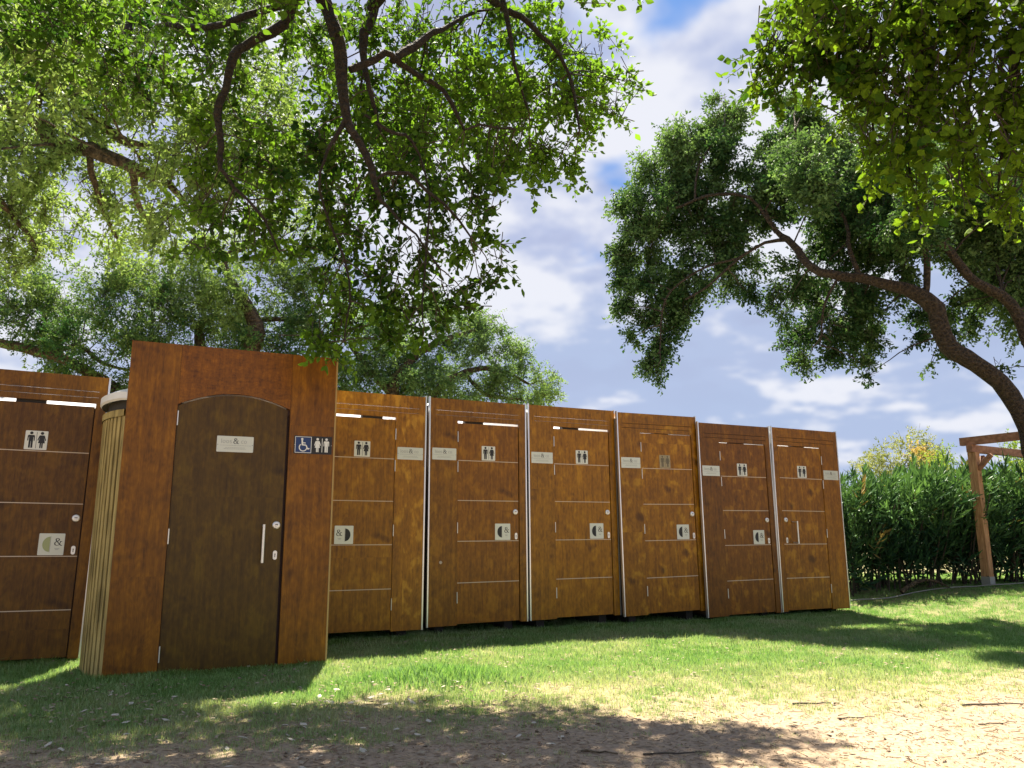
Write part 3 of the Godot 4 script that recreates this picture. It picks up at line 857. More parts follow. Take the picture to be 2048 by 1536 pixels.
const LEANING_CLUMPS := [
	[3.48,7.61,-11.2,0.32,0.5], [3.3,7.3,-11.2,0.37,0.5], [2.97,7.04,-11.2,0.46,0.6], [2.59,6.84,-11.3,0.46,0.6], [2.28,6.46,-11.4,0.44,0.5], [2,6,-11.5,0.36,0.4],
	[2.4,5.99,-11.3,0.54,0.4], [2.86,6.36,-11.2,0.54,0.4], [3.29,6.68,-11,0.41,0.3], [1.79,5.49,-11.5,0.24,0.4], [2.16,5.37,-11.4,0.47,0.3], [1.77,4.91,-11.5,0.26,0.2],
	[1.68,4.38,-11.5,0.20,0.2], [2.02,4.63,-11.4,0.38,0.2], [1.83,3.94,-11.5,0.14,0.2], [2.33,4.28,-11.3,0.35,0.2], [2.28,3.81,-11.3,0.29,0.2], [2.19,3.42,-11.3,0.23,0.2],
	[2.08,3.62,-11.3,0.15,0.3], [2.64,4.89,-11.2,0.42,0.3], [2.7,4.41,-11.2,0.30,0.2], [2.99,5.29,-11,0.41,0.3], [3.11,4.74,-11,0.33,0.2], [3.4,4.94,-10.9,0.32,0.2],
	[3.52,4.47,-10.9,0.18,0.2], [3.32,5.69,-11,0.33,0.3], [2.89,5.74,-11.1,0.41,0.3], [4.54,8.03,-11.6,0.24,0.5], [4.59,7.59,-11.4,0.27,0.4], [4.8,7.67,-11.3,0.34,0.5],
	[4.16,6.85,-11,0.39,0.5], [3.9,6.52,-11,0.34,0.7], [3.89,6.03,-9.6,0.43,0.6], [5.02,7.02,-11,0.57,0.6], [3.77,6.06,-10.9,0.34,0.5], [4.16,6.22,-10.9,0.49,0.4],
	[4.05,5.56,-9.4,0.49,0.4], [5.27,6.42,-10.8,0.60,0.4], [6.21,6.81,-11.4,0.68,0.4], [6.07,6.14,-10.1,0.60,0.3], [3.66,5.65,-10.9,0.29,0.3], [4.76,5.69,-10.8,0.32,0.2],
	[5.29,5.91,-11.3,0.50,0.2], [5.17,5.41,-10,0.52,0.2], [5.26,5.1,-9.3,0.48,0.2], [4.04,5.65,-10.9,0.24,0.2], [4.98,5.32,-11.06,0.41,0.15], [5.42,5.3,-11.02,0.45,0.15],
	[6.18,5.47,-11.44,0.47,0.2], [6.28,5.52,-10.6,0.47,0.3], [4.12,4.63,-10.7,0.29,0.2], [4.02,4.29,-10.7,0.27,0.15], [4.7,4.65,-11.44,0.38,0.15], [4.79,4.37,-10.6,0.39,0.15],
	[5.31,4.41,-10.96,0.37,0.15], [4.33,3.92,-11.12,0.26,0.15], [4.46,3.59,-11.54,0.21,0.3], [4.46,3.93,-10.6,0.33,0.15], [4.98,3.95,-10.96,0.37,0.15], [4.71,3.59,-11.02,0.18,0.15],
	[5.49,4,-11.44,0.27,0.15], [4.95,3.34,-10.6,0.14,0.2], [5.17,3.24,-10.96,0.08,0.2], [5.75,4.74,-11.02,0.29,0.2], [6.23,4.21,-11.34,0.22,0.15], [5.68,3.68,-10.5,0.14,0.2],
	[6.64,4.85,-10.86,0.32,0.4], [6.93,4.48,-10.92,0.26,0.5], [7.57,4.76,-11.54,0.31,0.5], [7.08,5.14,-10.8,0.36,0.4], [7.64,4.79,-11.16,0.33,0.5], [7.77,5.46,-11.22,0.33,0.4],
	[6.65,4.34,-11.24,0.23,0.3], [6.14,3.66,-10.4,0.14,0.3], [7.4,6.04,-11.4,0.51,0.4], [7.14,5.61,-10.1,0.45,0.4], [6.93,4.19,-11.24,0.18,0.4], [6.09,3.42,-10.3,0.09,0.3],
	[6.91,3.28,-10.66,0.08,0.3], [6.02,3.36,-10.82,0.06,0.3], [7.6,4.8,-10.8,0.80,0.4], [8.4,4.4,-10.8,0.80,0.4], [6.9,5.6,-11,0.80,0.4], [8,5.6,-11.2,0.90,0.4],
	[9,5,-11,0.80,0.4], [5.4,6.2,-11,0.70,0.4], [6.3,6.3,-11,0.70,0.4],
]
const LEANING_LIMBS := [
	[8.3,0.25,-10.3,0.232,   7.95,0.8,-10.3,0.198,   6.72,1.83,-9.8,0.114,   6.61,2.34,-9.8,0.109,   6.45,2.76,-9.8,0.109,   6.19,3.08,-9.8,0.109,   5.95,3.27,-9.85,0.115,   5.77,3.46,-9.9,0.120,   5.69,3.73,-9.9,0.115,   5.67,3.94,-9.9,0.115,   5.54,4.09,-9.9,0.110,   5.34,4.27,-10,0.086,   5.07,4.34,-10,0.071,   4.79,4.46,-10.1,0.067,   4.51,4.49,-10.1,0.061,   4.24,4.54,-10.1,0.056,   4.1,4.72,-10.2,0.052,   4.04,4.94,-10.3,0.052,   3.94,5.13,-10.4,0.045,   3.81,5.33,-10.5,0.035,   3.68,5.63,-10.5,0.021],
	[3.94,5.13,-10.4,0.026,   3.62,5.09,-10.4,0.024,   3.28,4.9,-10.5,0.021,   2.93,4.6,-10.6,0.016,   2.51,4.33,-10.7,0.014],
	[3.81,5.33,-10.5,0.024,   3.48,5.83,-10.5,0.024,   3.07,5.92,-10.6,0.024,   2.7,5.84,-10.6,0.021,   2.37,5.77,-10.8,0.019,   2.17,6.06,-10.9,0.014],
	[8.3,0.25,-10.3,0.172,   8.05,1.8,-10.5,0.146,   7.07,3.3,-10.1,0.087,   6.96,3.68,-10.1,0.082,   6.89,3.93,-10.1,0.077,   6.71,4.2,-10.1,0.072,   6.46,4.34,-10.1,0.067,   6.27,4.49,-10.1,0.061,   6.1,4.79,-10.1,0.056,   5.97,4.94,-10.1,0.051,   5.73,5.05,-10.2,0.031,   5.46,5.39,-10.3,0.023],
	[5.54,4.09,-9.9,0.040,   5.67,4.54,-10,0.046,   5.67,4.9,-10,0.041,   5.7,5.31,-10.1,0.031,   5.57,5.85,-10.3,0.021],
	[4.79,4.46,-10.1,0.036,   4.73,4.9,-10.2,0.031,   4.74,5.39,-10.3,0.023,   4.49,6.21,-10.4,0.018,   4.29,7.02,-10.7,0.014],
	[4.51,4.49,-10.1,0.020,   4.27,4.07,-10.1,0.015,   4.16,3.51,-10.1,0.010],
	[3.28,4.9,-10.5,0.016,   2.75,4.79,-10.7,0.016,   2.24,4.36,-10.8,0.014,   2.13,3.46,-10.8,0.008],
	[2.7,5.84,-10.6,0.016,   2.82,6.45,-10.7,0.014,   3.24,7.1,-10.7,0.011],
]
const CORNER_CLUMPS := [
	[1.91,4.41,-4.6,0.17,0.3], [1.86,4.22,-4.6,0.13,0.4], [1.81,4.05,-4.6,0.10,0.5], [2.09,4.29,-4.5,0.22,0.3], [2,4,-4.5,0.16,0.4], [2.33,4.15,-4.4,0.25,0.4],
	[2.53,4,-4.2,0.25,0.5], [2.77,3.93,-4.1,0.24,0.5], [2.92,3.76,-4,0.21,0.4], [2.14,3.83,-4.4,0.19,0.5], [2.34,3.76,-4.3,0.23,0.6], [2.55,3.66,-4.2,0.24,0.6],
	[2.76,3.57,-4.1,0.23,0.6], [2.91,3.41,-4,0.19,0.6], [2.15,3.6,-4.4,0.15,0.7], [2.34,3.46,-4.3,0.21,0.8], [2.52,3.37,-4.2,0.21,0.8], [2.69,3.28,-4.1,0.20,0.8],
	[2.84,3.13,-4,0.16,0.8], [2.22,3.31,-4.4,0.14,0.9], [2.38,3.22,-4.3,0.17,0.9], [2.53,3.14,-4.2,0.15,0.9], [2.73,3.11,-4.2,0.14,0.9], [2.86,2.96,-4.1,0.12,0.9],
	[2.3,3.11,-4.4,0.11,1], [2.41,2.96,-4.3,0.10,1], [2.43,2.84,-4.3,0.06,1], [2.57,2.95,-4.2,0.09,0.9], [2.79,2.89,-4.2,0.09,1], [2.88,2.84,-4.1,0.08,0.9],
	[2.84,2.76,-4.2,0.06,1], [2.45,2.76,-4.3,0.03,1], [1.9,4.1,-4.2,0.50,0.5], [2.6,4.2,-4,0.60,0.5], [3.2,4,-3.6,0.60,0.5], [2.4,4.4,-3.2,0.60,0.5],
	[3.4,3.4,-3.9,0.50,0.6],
]
const CORNER_LIMBS := [
	[4.1,-0.15,-2.2,0.260,   4,0.9,-2.25,0.230,   3.7,2,-2.7,0.200,   3.2,3.1,-3.4,0.160,   2.98,4.12,-4,0.057,   2.85,4.34,-4.1,0.040,   2.6,4.39,-4.2,0.030,   2.3,4.32,-4.3,0.022,   2.1,4.33,-4.5,0.015,   1.89,4.18,-4.6,0.007],
	[3.2,3.1,-3.4,0.100,   3.01,3.86,-4,0.044,   2.89,3.53,-4,0.018,   2.87,3.28,-4.1,0.011,   2.84,2.89,-4.2,0.005],
	[2.6,4.39,-4.2,0.019,   2.53,4,-4.2,0.012,   2.43,3.66,-4.2,0.010,   2.4,3.32,-4.3,0.007,   2.42,2.87,-4.3,0.004],
	[2.85,4.34,-4.1,0.019,   2.76,3.86,-4.1,0.012,   2.67,3.47,-4.1,0.009,   2.72,3.14,-4.2,0.005],
	[2.3,4.32,-4.3,0.014,   2.24,3.97,-4.3,0.010,   2.24,3.65,-4.4,0.007,   2.27,3.18,-4.4,0.004],
]


func trees() -> void:
	tree("overhead_oak", "old oak reaching over from the left foreground with dark crooked boughs and large leaves", "tree", OVERHEAD_LIMBS, OVERHEAD_CLUMPS,
		{"near": true, "size": 0.068, "wide": 0.62, "lai": 1.45, "per": 10, "long": 0.24, "droop": 0.55, "dark": Color(0.02, 0.06, 0.012), "light": Color(0.16, 0.30, 0.03), "material": M.leaf_near, "bark": M.bark, "stout": 0.7})
	tree("left_oak", "oak with thick level limbs and pale yellow green leaves above the leftmost cabin", "tree", LEFT_LIMBS, LEFT_CLUMPS,
		{"near": false, "size": 0.056, "wide": 0.52, "lai": 1.6, "per": 12, "long": 0.26, "droop": 0.4, "dark": Color(0.05, 0.11, 0.03), "light": Color(0.29, 0.41, 0.13), "material": M.leaf_far, "bark": M.bark_pale, "twig_every": 2})
	tree("back_oak", "dense green oak behind the accessible cabin and the leftmost cabin", "tree", BACK_LIMBS, BACK_CLUMPS,
		{"near": false, "size": 0.055, "wide": 0.52, "lai": 2.5, "per": 14, "long": 0.3, "droop": 0.2, "dark": Color(0.05, 0.13, 0.045), "light": Color(0.30, 0.42, 0.13), "material": M.leaf_far, "bark": M.bark_pale, "twig_every": 3})
	tree("middle_oak", "rounded green oak whose crown rises behind the middle cabins", "tree", MIDDLE_LIMBS, MIDDLE_CLUMPS,
		{"near": false, "size": 0.055, "wide": 0.52, "lai": 2.7, "per": 14, "long": 0.3, "droop": 0.2, "dark": Color(0.07, 0.16, 0.065), "light": Color(0.27, 0.40, 0.15), "material": M.leaf_far, "bark": M.bark_pale, "twig_every": 3})
	tree("leaning_oak", "oak with a bare trunk leaning in from the right and hanging clumps of small leaves", "tree", LEANING_LIMBS, LEANING_CLUMPS,
		{"near": false, "size": 0.056, "wide": 0.58, "lai": 5.8, "per": 14, "long": 0.24, "droop": 0.5, "dark": Color(0.025, 0.07, 0.022), "light": Color(0.20, 0.33, 0.12), "material": M.leaf_far, "bark": M.bark_mid, "twig_every": 3, "wob": 0.02})
	tree("corner_oak", "oak overhanging the top right corner with drooping twigs of large yellow green leaves", "tree", CORNER_LIMBS, CORNER_CLUMPS,
		{"near": true, "size": 0.058, "wide": 0.72, "lai": 2.3, "per": 11, "long": 0.26, "droop": 1.1, "dark": Color(0.03, 0.085, 0.012), "light": Color(0.16, 0.27, 0.02), "material": M.leaf_near, "bark": M.bark, "stout": 0.5})


# ------------------------------------------------------------------ signs and fittings, all facing +z
func plate_mesh(w: float, h: float, surface: Material) -> ArrayMesh:
	var b := MB.new()
	var k := 0.004
	b.poly(PackedVector2Array([Vector2(-w / 2 + k, -h / 2), Vector2(w / 2 - k, -h / 2), Vector2(w / 2, -h / 2 + k), Vector2(w / 2, h / 2 - k), Vector2(w / 2 - k, h / 2), Vector2(-w / 2 + k, h / 2), Vector2(-w / 2, h / 2 - k), Vector2(-w / 2, -h / 2 + k)]), 0.0, 0.003)
	return one(b, surface)


func man(b: MB, at: Vector2, s: float, z: float) -> void:
	b.disc(at + Vector2(0, 0.060) * s, 0.0125 * s, z)
	var p := PackedVector2Array()
	for q in [[-0.020, 0.043], [-0.026, 0.036], [-0.027, -0.006], [-0.020, -0.006], [-0.018, 0.026], [-0.0155, 0.026], [-0.0155, -0.066], [-0.002, -0.066], [-0.001, -0.010], [0.001, -0.010], [0.002, -0.066], [0.0155, -0.066], [0.0155, 0.026], [0.018, 0.026], [0.020, -0.006], [0.027, -0.006], [0.026, 0.036], [0.020, 0.043]]:
		p.append(at + Vector2(q[0], q[1]) * s)
	b.poly(p, z, z)


func woman(b: MB, at: Vector2, s: float, z: float) -> void:
	b.disc(at + Vector2(0, 0.060) * s, 0.0125 * s, z)
	var p := PackedVector2Array()
	for q in [[-0.015, 0.043], [-0.021, 0.037], [-0.032, 0.0], [-0.025, -0.003], [-0.016, 0.024], [-0.025, -0.024], [-0.012, -0.024], [-0.012, -0.066], [-0.002, -0.066], [-0.001, -0.024], [0.001, -0.024], [0.002, -0.066], [0.012, -0.066], [0.012, -0.024], [0.025, -0.024], [0.016, 0.024], [0.025, -0.003], [0.032, 0.0], [0.021, 0.037], [0.015, 0.043]]:
		p.append(at + Vector2(q[0], q[1]) * s)
	b.poly(p, z, z)


func toilet_sign(faded: bool) -> ArrayMesh:
	var m := plate_mesh(0.165, 0.16, M.faded_plate if faded else M.plate_pale)
	var b := MB.new()
	man(b, Vector2(-0.038, 0.0), 1.0, 0.0042)
	woman(b, Vector2(0.040, 0.0), 1.0, 0.0042)
	b.poly(PackedVector2Array([Vector2(0.0, -0.07), Vector2(0.003, -0.07), Vector2(0.003, 0.07), Vector2(0.0, 0.07)]), 0.0042, 0.0042)
	return b.into(m, M.faded_print if faded else M.black_print)


func name_plate() -> ArrayMesh:
	var m := plate_mesh(0.28, 0.128, M.plate)
	var b := MB.new()
	b.text("&", true, 0.062, Vector3(0.006, 0.024, 0.0042))
	for s in [-1, 1]:
		b.disc(Vector2(s * 0.132, -0.006), 0.003, 0.0042, 8)
	b.into(m, M.black_print)
	var g := MB.new()
	g.text("loos", false, 0.046, Vector3(-0.068, 0.022, 0.0042))
	g.text("co", false, 0.046, Vector3(0.066, 0.022, 0.0042))
	for e in [[-0.115, 0.11, -0.012], [-0.075, 0.07, -0.030], [-0.085, 0.08, -0.040]]:
		var x: float = e[0]
		while x < e[1]:
			var l := rng.randf_range(0.006, 0.02)
			g.poly(PackedVector2Array([Vector2(x, e[2]), Vector2(x + l, e[2]), Vector2(x + l, e[2] + 0.003), Vector2(x, e[2] + 0.003)]), 0.0042, 0.0042)
			x += l + 0.003
	return g.into(m, M.grey_print)


# a steel plaque with a half-moon finger pull and an ampersand; flip puts the pull at the right
func pull_plaque(flip: bool, pale: bool) -> ArrayMesh:
	var m := plate_mesh(0.188, 0.178, M.plate)
	var s := -1.0 if flip else 1.0
	var half := func(r: float) -> PackedVector2Array:
		var p := PackedVector2Array()
		for i in 17:
			var a := PI / 2 + PI * i / 16.0
			p.append(Vector2(s * (-0.012 + cos(a) * r * 0.86), sin(a) * r))
		return p
	var g := MB.new()
	g.poly(half.call(0.062), 0.0042, 0.0042)
	g.into(m, M.pull_pale if pale else M.recess)
	var b := MB.new()
	b.text("&", true, 0.084, Vector3(s * 0.048, 0.018, 0.0042))
	b.poly(PackedVector2Array([Vector2(s * -0.0095, -0.066), Vector2(s * -0.008, -0.066), Vector2(s * -0.008, 0.066), Vector2(s * -0.0095, 0.066)]), 0.0042, 0.0042)
	b.into(m, M.black_print)
	var t := MB.new()
	for e in [[0.025, 0.062, -0.036], [0.03, 0.055, -0.044]]:
		t.poly(PackedVector2Array([Vector2(s * e[0], e[2]), Vector2(s * e[1], e[2]), Vector2(s * e[1], e[2] + 0.004), Vector2(s * e[0], e[2] + 0.004)]), 0.0042, 0.0042)
	return t.into(m, M.grey_print)


func access_sign() -> ArrayMesh:
	var m := plate_mesh(0.312, 0.15, M.black_print)
	var b := MB.new()
	b.poly(PackedVector2Array([Vector2(-0.148, -0.068), Vector2(-0.014, -0.068), Vector2(-0.014, 0.068), Vector2(-0.148, 0.068)]), 0.0042, 0.0042)
	b.into(m, M.blue_print)
	var w := MB.new()
	var z := 0.0052
	for e in [[Vector2(-0.146, 0), Vector2(0.0045, 0.136)], [Vector2(-0.016, 0), Vector2(0.0045, 0.136)], [Vector2(-0.081, 0.066), Vector2(0.126, 0.0045)], [Vector2(-0.081, -0.066), Vector2(0.126, 0.0045)]]:
		var c: Vector2 = e[0]
		var h: Vector2 = e[1] / 2.0
		w.poly(PackedVector2Array([c - h, c + Vector2(h.x, -h.y), c + h, c + Vector2(-h.x, h.y)]), z, z)
	w.disc(Vector2(-0.091, 0.047), 0.010, z)
	w.stroke([Vector2(-0.091, 0.040), Vector2(-0.088, -0.004)], 0.013, z)
	w.stroke([Vector2(-0.089, 0.016), Vector2(-0.062, 0.015)], 0.008, z + 0.0002)
	w.stroke([Vector2(-0.090, -0.001), Vector2(-0.058, -0.003), Vector2(-0.044, -0.036), Vector2(-0.030, -0.029)], 0.010, z + 0.0004)
	var arc := []
	for i in 19:
		var a := deg_to_rad(128.0 + 222.0 * i / 18.0)
		arc.append(Vector2(-0.082, -0.022) + Vector2(cos(a), sin(a)) * 0.031)
	w.stroke(arc, 0.0085, z + 0.0006)
	woman(w, Vector2(0.036, -0.001), 0.86, z)
	man(w, Vector2(0.110, -0.001), 0.86, z)
	w.poly(PackedVector2Array([Vector2(0.072, -0.058), Vector2(0.077, -0.058), Vector2(0.077, 0.058), Vector2(0.072, 0.058)]), z, z)
	for s in [-1, 1]:
		w.disc(Vector2(s * 0.152, 0.0), 0.0022, z, 8)
	return w.into(m, M.white_print)


func rosette() -> ArrayMesh:
	var b := MB.new()
	b.lathe([Vector2(0.0, 0.016), Vector2(0.012, 0.016), Vector2(0.014, 0.012), Vector2(0.019, 0.012), Vector2(0.026, 0.011), Vector2(0.031, 0.006), Vector2(0.031, 0.0)], 24)
	var m := one(b, M.steel)
	var k := MB.new()
	k.poly(PackedVector2Array([Vector2(-0.012, 0.0), Vector2(0.012, 0.0), Vector2(0.009, 0.007), Vector2(-0.009, 0.007)]), 0.0165, 0.0165)
	return k.into(m, M.recess)


func keyhole() -> ArrayMesh:
	var b := MB.new()
	var p := PackedVector2Array()
	for i in 20:
		var a := TAU * i / 20.0
		p.append(Vector2(cos(a) * 0.016, sin(a) * 0.016 + (0.02 if sin(a) >= 0.0 else -0.02)))
	b.poly(p, 0.0, 0.008)
	var m := one(b, M.steel)
	var k := MB.new()
	k.disc(Vector2(0, 0.008), 0.005, 0.0088, 10)
	k.poly(PackedVector2Array([Vector2(-0.003, -0.016), Vector2(0.003, -0.016), Vector2(0.003, 0.006), Vector2(-0.003, 0.006)]), 0.0086, 0.0086)
	return k.into(m, M.recess)


func hinge(h: float) -> ArrayMesh:
	var b := MB.new()
	b.tube(PackedVector3Array([Vector3(0, -h / 2, 0.004), Vector3(0, h / 2, 0.004)]), PackedFloat32Array([0.005, 0.005]), 8)
	return one(b, M.steel)


func bar_handle(long: float, out: float, r: float) -> ArrayMesh:
	var b := MB.new()
	b.tube(PackedVector3Array([Vector3(0, -long / 2, out), Vector3(0, long / 2, out)]), PackedFloat32Array([r, r]), 10)
	for s in [-1, 1]:
		b.tube(PackedVector3Array([Vector3(0, s * (long / 2 - 0.012), 0), Vector3(0, s * (long / 2 - 0.012), out)]), PackedFloat32Array([r * 0.8, r * 0.8]), 8)
	return one(b, M.steel)


# ------------------------------------------------------------------ cabins
# the frame of a cabin: x along its front, y up, z out of the front
func stand(root: Node3D, az: float, roll: float) -> void:
	var a := deg_to_rad(az)
	var d := Vector3(sin(a), 0, -cos(a))
	root.transform.basis = Basis(d * cos(roll) + Vector3.UP * sin(roll), Vector3.UP * cos(roll) - d * sin(roll), Vector3(cos(a), 0, sin(a)))


func fitting(called: String, mesh: Mesh, parent: Node, x: float, y: float, z: float) -> MeshInstance3D:
	return part(called, mesh, parent, Vector3(x, y, z))


func cabin(label: String, at: Vector3, az: float, roll: float, w: float, h: float, o: Dictionary) -> Node3D:
	var root := thing("toilet_cabin", label, "toilet cabin", at, "brown wooden toilet cabins standing in a row")
	stand(root, az, roll)
	var flip: bool = o.get("flip", false)
	var dl := 0.08 if flip else 0.32
	var dr := w - 0.32 if flip else w - 0.08
	var top := h - 0.237
	var b := MB.new()
	var open := func(i: int, j: int) -> bool: return (i == 2 and j == 0) or ((j == 2 or j == 4) and i >= 1 and i <= 3)
	b.pierced([0.0, 0.06, dl, dr, w - 0.065, w], [0.0, top, h - 0.187, h - 0.182, h - 0.134, h - 0.1285, h], open, -0.03, 0.0)
	part("facade_panel", one(b, o.front), root)
	# door
	b = MB.new()
	b.box(Vector3(dl + (0.010 if flip else 0.004), 0.014, -0.044), Vector3(dr - (0.004 if flip else 0.010), top - o.get("slit", 0.026), -0.006))
	var door := part("door", one(b, o.door), root)
	for y in [1.735, 1.30, 0.865, 0.43]:
		var yy: float = y + h - 2.41
		part("inlay_strip", boxed(Vector3(dl + (0.011 if flip else 0.005), yy - 0.0035, -0.0062), Vector3(dr - (0.005 if flip else 0.011), yy + 0.0035, -0.005), M.inlay), door)
	for x in [dl - 0.02, dr - 0.03]:
		part("door_jamb", boxed(Vector3(x, 0.02, -0.085), Vector3(x + 0.05, top - 0.035, -0.047), M.jamb), root)
	var hx := dr - 0.001 if flip else dl + 0.001
	for y in [1.995, 1.665, 1.007, 0.28]:
		fitting("hinge", M.hinge_mesh, door, hx, y + h - 2.41, 0.0)
	var dx := (dl + dr) / 2
	fitting("toilet_sign", toilet_sign(o.get("faded", false)), door, o.get("sign_x", dx - 0.004), 1.825 + h - 2.41, -0.006)
	var lx := dl + 0.065 if flip else dr - 0.052
	fitting("lock", M.rosette_mesh, door, lx, 1.18 + h - 2.41, -0.006)
	if o.get("plaque", true):
		fitting("finger_pull", pull_plaque(flip, o.get("pale", false)), door, (dl + 0.266) if flip else (dr - 0.21), 0.963 + h - 2.41, -0.006)
	fitting("keyhole", M.keyhole_mesh, door, lx + (-0.003 if flip else 0.006), 0.915 + h - 2.41, -0.006)
	if o.get("handle", false):
		fitting("door_handle", bar_handle(0.29, 0.085, 0.011), door, 0.262, 1.005, -0.006)
	if o.get("plate", true):
		fitting("name_plate", name_plate(), root, w - 0.158 if flip else 0.162, 1.798 + h - 2.41, 0.0)
	if o.get("knob", false):
		fitting("small_lock", M.knob_mesh, root, 0.131, 0.65, 0.0)
	# a closer sits behind the slit above the door
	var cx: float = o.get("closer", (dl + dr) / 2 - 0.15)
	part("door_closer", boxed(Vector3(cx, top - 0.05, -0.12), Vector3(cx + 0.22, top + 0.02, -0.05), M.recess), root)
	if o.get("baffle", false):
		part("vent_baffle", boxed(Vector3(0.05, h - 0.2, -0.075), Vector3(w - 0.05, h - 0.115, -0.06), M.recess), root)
	# aluminium corner profiles
	for x in [-0.016, w + 0.002]:
		b = MB.new()
		b.box(Vector3(x, -0.004, -0.034), Vector3(x + 0.014, h + 0.014, 0.002))
		part("corner_profile", one(b, M.aluminium), root)
	# body
	var deep := -1.35
	for x in [0.004, w - 0.03]:
		part("side_wall", boxed(Vector3(x, 0.03, deep), Vector3(x + 0.026, h - 0.07, -0.036), M.body), root)
	part("back_wall", boxed(Vector3(0.004, 0.03, deep - 0.03), Vector3(w - 0.004, h - 0.07, deep - 0.002), M.body), root)
	for x in [0.031, w - 0.0365]:
		part("wall_lining", boxed(Vector3(x, 0.072, deep + 0.006), Vector3(x + 0.005, h - 0.075, -0.055), M.white_roof), root)
	part("wall_lining", boxed(Vector3(0.037, 0.072, deep), Vector3(w - 0.037, h - 0.075, deep + 0.005), M.white_roof), root)
	part("floor", boxed(Vector3(0.034, 0.03, deep + 0.004), Vector3(w - 0.034, 0.07, -0.05), M.body), root)
	b = MB.new()
	b.quad([Vector3(0.0, h - 0.062, deep - 0.06), Vector3(w, h - 0.062, deep - 0.06), Vector3(w, h - 0.05, -0.036), Vector3(0.0, h - 0.05, -0.036)], Vector3.UP, [Vector2.ZERO, Vector2.RIGHT, Vector2.ONE, Vector2.DOWN])
	part("translucent_roof", one(b, M.clear_roof), root)
	for x in [0.12, w - 0.22]:
		part("skid", boxed(Vector3(x, -0.14, deep + 0.05), Vector3(x + 0.1, 0.03, -0.12), M.dark_band), root)
	return root


